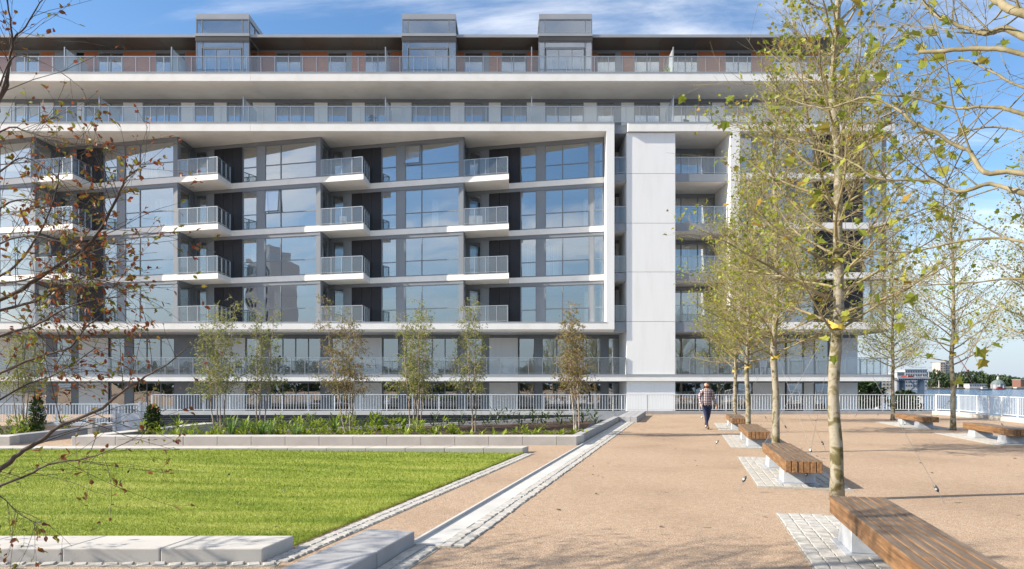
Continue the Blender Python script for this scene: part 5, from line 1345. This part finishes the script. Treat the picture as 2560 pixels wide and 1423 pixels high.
def block(name, label, px0, px1, ty, Y, m, floors, cols, depth=14, group=None, zb=-2.5, roof=True):
    x0, x1 = gx(px0, Y), gx(px1, Y); zt = gz(ty, Y); t = thing(name, label, 'building', ((x0+x1)/2, Y, zb), group)
    build('wall', MB().box(x0, x1, Y, Y+depth, zb, zt), m, t)
    if roof: build('roof', MB().box(x0-.3, x1+.3, Y-.3, Y+depth+.3, zt+.01, zt+.6), fg, t)
    fh = (zt-max(zb, -1))/floors; cw = (x1-x0)/cols
    for i in range(floors):
        for k in range(cols):
            z = max(zb, -1)+fh*(i+0.3); x = x0+cw*(k+0.25)
            build('window', MB().box(x, x+cw*0.5, Y-0.12, Y-0.02, z, z+fh*0.5), fd, t)
    return t
block('tower_block', 'pale pink brick tower block rising above the far trees', 2351, 2364, 907, 720, fp, 10, 2)
block('tower_block', 'white faced half of the tower block behind the right plane tree trunk', 2364.3, 2382, 906, 725, fw, 10, 3)
block('terrace_building', 'long white flats beyond the jetty, with a flat roof', 2243, 2262, 932, 480, fw, 4, 5, group=None)
block('terrace_building', 'taller white flats left of the far trees behind the jetty', 2263, 2318, 925, 520, fw, 5, 9)
block('terrace_building', 'low cream houses seen under the jetty deck beside the apartment block', 2152, 2232, 949, 330, mat('far_cream', (0.55,0.46,0.34), 0.8), 3, 9)
block('brick_house', 'red brick house at the right edge beyond the river', 2552, 2580, 950, 820, fr_, 3, 3)
block('boathouse', 'low white and dark boathouse on the far shore', 2424, 2466, 961, 620, fw, 1, 7, zb=-2.5, depth=8)
pv = far('pavilion', 'round riverside pavilion with green domed roof and white cupola', 'pavilion', 2495, 615, z=-2.6); cx = gx(2495, 615)
def lathe(prof, cx, cy, n=12):
    return MB().tube([Vector((cx, cy, z)) for r_, z in prof], [r_ for r_, z in prof], n)
build('drum', lathe([(5.0,-2.6),(5.0,1.7)], cx, 615), fg, pv); build('roof', lathe([(5.6,1.72),(5.3,2.4),(4.0,4.2),(1.5,5.6),(1.2,5.7)], cx, 615), fgr, pv); build('cupola', lathe([(1.0,5.72),(1.0,7.4),(0.3,8.4),(0.1,9.6)], cx, 615), fw, pv)
for k in range(10):
    a = 2*math.pi*k/10; build('column', lathe([(0.22,-2.6),(0.22,1.7)], cx+math.cos(a)*5.25, 615+math.sin(a)*5.25, 6), fw, pv)
for px, nm in ((2347.5, 'left of the right plane tree trunk'), (2395.5, 'right of the right plane tree trunk')):
    ob = far('obelisk', 'small pale stone obelisk on the far bank, '+nm, 'monument', px, 630, z=-2.6); x = gx(px, 630)
    build('shaft', lathe([(1.0,-2.6),(0.95,-1.4),(0.55,-1.3),(0.3,4.6),(0.05,5.3)], x, 630, 4), fw, ob)
for px, ty, nm in ((2337, 879, 'tall ship mast with yards, left of the tower block'), (2303, 897, 'lower ship mast with yards, above the white flats')):
    ms_ = far('ship_mast', nm, 'mast', px, 840, z=-3.9); x = gx(px, 840); zt = gz(ty, 840)
    build('pole', lathe([(0.45,-3.9),(0.18,zt)], x, 840, 6), fg, ms_)
    for f, w_ in ((0.52, 7), (0.68, 6), (0.84, 4)): build('yard', MB().tube([Vector((x-w_,840,zt*f)), Vector((x+w_,840,zt*f))], [0.25,0.25], 5), fg, ms_)
cr = far('crane', 'red lattice crane jib leaning over the far trees', 'crane', 2419, 800, z=-2.6); a = at(2420, 930, 800); b = at(2396, 893, 800)
build('mast', MB().box(a.x-0.5, a.x+0.5, 799.5, 800.5, -2.6, a.z), fred, cr); build('cab', MB().box(a.x-0.8, a.x+1.2, 799.2, 800.8, a.z+.01, a.z+2.6), fred, cr)
jb = MB(); d = (b-a)
for oy in (-0.5, 0.5):
    for oz in (0, 1.2): jb.tube([a+Vector((0,oy,oz)), b+Vector((0,oy*0.3,oz*0.4))], [0.13,0.1], 4)
for k in range(14): p = a+d*(k/14); q = a+d*((k+1)/14); jb.tube([p+Vector((0,0.5,0)), q+Vector((0,-0.4,1.0))], [0.08,0.08], 3)
build('jib', jb, fred, cr)
def boat(label, px, py, Y, ln, hull, cab, cabm):
    c = at(px, py, Y); c.z = -3; t = thing('boat', label, 'boat', tuple(c)); h = ln/2
    prof = [(-h,0.35),(-h*0.9,0.9),(0,1.0),(h*0.55,0.85),(h,0.05)]; m = MB(); pts = [(c.x+x, c.y-w*ln*0.14) for x, w in prof]+[(c.x+x, c.y+w*ln*0.14) for x, w in reversed(prof)]
    m.prism(pts, -3.3, [-2.1+0.5*max(0,(p[0]-c.x)/h)**2 for p in pts]); build('hull', m, hull, t)
    build('cabin', MB().box(c.x-h*0.45, c.x+h*0.3, c.y-ln*0.09, c.y+ln*0.09, -2.09, -2.09+cab), cabm, t)
    build('wheelhouse_window', MB().box(c.x-h*0.4, c.x+h*0.25, c.y-ln*0.09-0.06, c.y-ln*0.09-0.01, -2.0+cab*0.45, -2.0+cab*0.8), fd, t)
boat('dark moored boat with a pale cabin roof on the river', 2462, 977, 500, 10.5, fd, 1.6, fw)
boat('red boat with dark barge alongside on the river', 2500, 972, 560, 9, fred, 1.5, fred)
boat('long low white barge at the right edge of the river', 2552, 968, 590, 22, fd, 1.0, fw)
# jetty
JY = 118.0
jt = thing('jetty', 'old grey concrete jetty on round columns beside the apartment block', 'jetty', (gx(2262, JY), JY, -4))
cg = noisy('jetty_concrete', [(0.3,(0.24,0.25,0.26)), (0.7,(0.42,0.43,0.44))], scale=0.5, rough=0.9); dk_ = noisy('jetty_deck', [(0.3,(0.06,0.065,0.07)), (0.7,(0.16,0.165,0.17))], scale=0.9, rough=0.8)
xl_, xr_ = gx(2243, JY), gx(2320, JY)
build('deck', MB().box(xl_, xr_, JY, JY+9, gz(951, JY), gz(944, JY)), dk_, jt)
build('deck_edge', MB().box(xl_, xr_+0.3, JY-0.25, JY-0.02, gz(943.5, JY)-0.25, gz(943, JY)), cg, jt)
for i in range(16): x = xl_+(xr_-xl_)*(i+0.5)/16; build('fender', MB().box(x-0.06, x+0.06, JY-0.12, JY-0.01, gz(951, JY), gz(944.6, JY)), cg, jt)
for px in (2250, 2313, 2180):
    x = gx(px, JY); build('column', lathe([(0.55,-5),(0.55,gz(951.2,JY))], x, JY+1.2, 12), cg, jt); build('column', lathe([(0.55,-5),(0.55,gz(951.2,JY))], x, JY+7, 12), cg, jt)
for (p, q) in (((2276,977),(2304,952)), ((2276,953),(2304,979))): build('brace', MB().tube([at(p[0],p[1],JY+1.0), at(q[0],q[1],JY+1.0)], [0.12,0.12], 6), cg, jt)
build('deck_rear', MB().box(gx(2150,JY), xl_-0.05, JY+1, JY+7, gz(950.5, JY), gz(947.5, JY)), mat('rust_steel', (0.20,0.10,0.06), 0.8), jt)
for px in (2270, 2290, 2308): build('rail_post', MB().box(gx(px,JY)-.05, gx(px,JY)+.05, JY+.1, JY+.2, gz(943,JY), gz(938,JY)), cg, jt)
build('lamp_post', MB().tube([at(2322,944,JY+1), at(2322,926,JY+1)], [0.07,0.05], 6), cg, jt); build('red_cover', MB().prism([(gx(2294,JY),JY+3),(gx(2310,JY),JY+3),(gx(2310,JY),JY+5),(gx(2294,JY),JY+5)], gz(943,JY), [gz(939,JY)]*2+[gz(938,JY)]*2), fred, jt)
shrub('riverside_bush', 'dense dark green bush on the bank to the right of the apartment block', (gx(2165, 72), 72, -1.0), 2.6, 2.9, 1500, M['farleaf'], 0.42, 9, 'bush')
shrub('riverside_bush', 'dark green bush below the jetty behind the river railing', (gx(2262, 74), 74, -2.6), 2.4, 3.4, 1300, M['farleaf'], 0.42, 10, 'bush')
wp = MB().poly([(24.2,44,-0.6),(26,44,-0.6),(30,72,-0.6),(26.5,72,-0.6)]); struct('riverside_path', wp, M['concrete'])
# debris on the gravel and lawn
rd = random.Random(3); mb = MB()
for i in range(190):
    x = rd.uniform(-1.5, 15); y = rd.uniform(6.2, 30)
    if x < LX(y)+0.7: continue
    a = rd.uniform(0, 6.28); s = rd.uniform(0.015, 0.05); p = Vector((x, y, 0.004)); d = Vector((math.cos(a), math.sin(a), 0.1))
    if rd.random() < 0.4: mb.tube([p, p+d*s*2.2, p+d*s*4+Vector((0,s*0.6,0.002))], [0.003, 0.0025, 0.001], 4)
    else:
        Vl, Fl = LEAFG['oval']; b = len(mb.V); m_ = leaf_mat(p+Vector((0,0,0.008)), d, Vector((0,0,1))+rvec(rd)*0.4, s*1.5); mb.V += [tuple(m_ @ Vector(v)) for v in Vl]; mb.F += [tuple(b+k for k in f) for f in Fl]
struct('fallen_leaves', mb, M['darkbark'], 'dry brown leaves and twigs scattered on the gravel', 'stuff', 'leaf litter')
mb = MB()
for i in range(70):
    p = lawn_pt(rd.random()*0.95+0.03, rd.random()*0.95+0.02); d = rvec(rd); d.z *= 0.2; Vl, Fl = LEAFG['oval']; b = len(mb.V); m_ = leaf_mat(p+Vector((0,0,0.03)), d, Vector((0,0,1))+rvec(rd)*0.5, rd.uniform(0.03, 0.07)); mb.V += [tuple(m_ @ Vector(v)) for v in Vl]; mb.F += [tuple(b+k for k in f) for f in Fl]
struct('lawn_litter', mb, M['darkbark'], 'a few dry brown leaves lying on the lawn', 'stuff', 'leaf litter')
# what the glazing mirrors: a stepped tower behind the camera to the left
tb = thing('tower_building', 'grey stepped tower mirrored in the second bay of windows from the left', 'building', (-84, -28, 0))
m_ = MB(); build('wall', MB().box(-88.5, -82.5, -30, -22, 0, 26), M['white'], tb); build('upper_wall', MB().box(-87.5, -84, -29, -24, 26.01, 29), M['white'], tb)
for fl in range(8):
    for k in range(5): build('window', MB().box(-88+k*1.1, -87.4+k*1.1, -21.98, -21.9, 1.2+fl*3.1, 2.9+fl*3.1), fd, tb)

# chairs and pots on the terraces
def chair(label, x, y, z, rz, m):
    t = thing('terrace_chair', label, 'chair', (x, y, z), 'chairs on the terraces', rz)
    loc_part('seat', MB().box(-.23,.23,-.22,.22,.42,.46), m, t); loc_part('backrest', MB().box(-.23,.23,.20,.235,.46,.86), m, t)
    for sx in (-.2,.2):
        for sy in (-.19,.19): loc_part('leg', MB().box(sx-.018,sx+.018,sy-.018,sy+.018,0,.42), m, t)
def pot(label, x, y, z, h, seed, leaf='darkleaf'):
    t = thing('potted_plant', label, 'potted plant', (x, y, z), 'potted plants on the terraces'); r = random.Random(seed)
    loc_part('pot', MB().tube([Vector((0,0,0)), Vector((0,0,.3)), Vector((0,0,.34))], [.13,.18,.18], 10), M['black'], t)
    lv = [leaf_mat(Vector((r.gauss(0,.12), r.gauss(0,.1), .34+h*r.random())), rvec(r)+Vector((0,0,.5)), rvec(r), r.uniform(.08,.16)) for _ in range(110)]
    o = loc_part('foliage', None, None, t, me=leaves_mesh('foliage', lv, 'oval', M[leaf])); o['kind'] = 'stuff'
zz = {1: ZF[1]+0.005, 5: ZF[5]+0.03, 4: ZF[4]+0.03, 3: ZF[3]+0.03, 6: ZF[6]+0.005, 7: ZF[7]+0.005}
chair('dark chair on the first floor terrace, left of the right row of trees', gx(1898, 43.6), 43.6, zz[1], 0.4, M['black'])
chair('dark chair on the first floor terrace, among the plane trees', gx(1926, 43.6), 43.6, zz[1], -0.5, M['black'])
chair('dark chair on the first floor terrace near the second birch', gx(600, 43.8), 43.8, zz[1], 0.9, M['black'])
chair('dark chair on the first floor terrace behind the first birch', gx(462, 43.8), 43.8, zz[1], -0.9, M['black'])
chair('pale chair on the third balcony of the second row of balconies from the top', gx(858, 43.9), 43.9, zz[4], 0.3, M['curtain'])
chair('dark chair on the top terrace, right of the middle roof lantern', gx(1262, 43.6), 43.6, zz[7], 0.2, M['black'])
chair('dark chair on the lower roof terrace above the pier', gx(1722, 43.6), 43.6, zz[6], 0.5, M['black'])
pot('potted plant with spiky leaves on the top terrace beside a screen', gx(1666, 43.4), 43.4, zz[7], .55, 1, 'plantleaf')
pot('small potted shrub on the third balcony of the top row of balconies', gx(1262, 43.9)-0.2, 43.3, zz[5], .4, 2)
pot('potted shrub on the first floor terrace left of the third birch', gx(752, 43.4), 43.4, zz[1], .6, 3)
pot('potted shrub on the lower roof terrace left of the middle screen', gx(930, 43.2), 43.2, zz[6], .5, 4)

# the line of trees behind the camera that the lower windows mirror
lv = []; rw = random.Random(9)
for k in range(26):
    cx = -75 + k*4.6 + rw.uniform(-1, 1); cy = -44 + rw.uniform(-5, 5); hh = rw.uniform(3.5, 6.5)
    for i in range(240):
        a = rw.uniform(0, 6.28); u = rw.uniform(-1, 1); q = math.sqrt(1-u*u)*3.4*(0.6+0.4*rw.random())
        lv.append(leaf_mat(Vector((cx+math.cos(a)*q, cy+math.sin(a)*q, hh*0.5+u*hh*0.5)), rvec(rw), rvec(rw), rw.uniform(0.7, 1.4)))
tag(link('tree_belt', leaves_mesh('tree_belt', lv, 'oval', M['farleaf']), (0,0,0)), 'belt of green trees mirrored in the lower windows', 'trees', None, 'stuff')
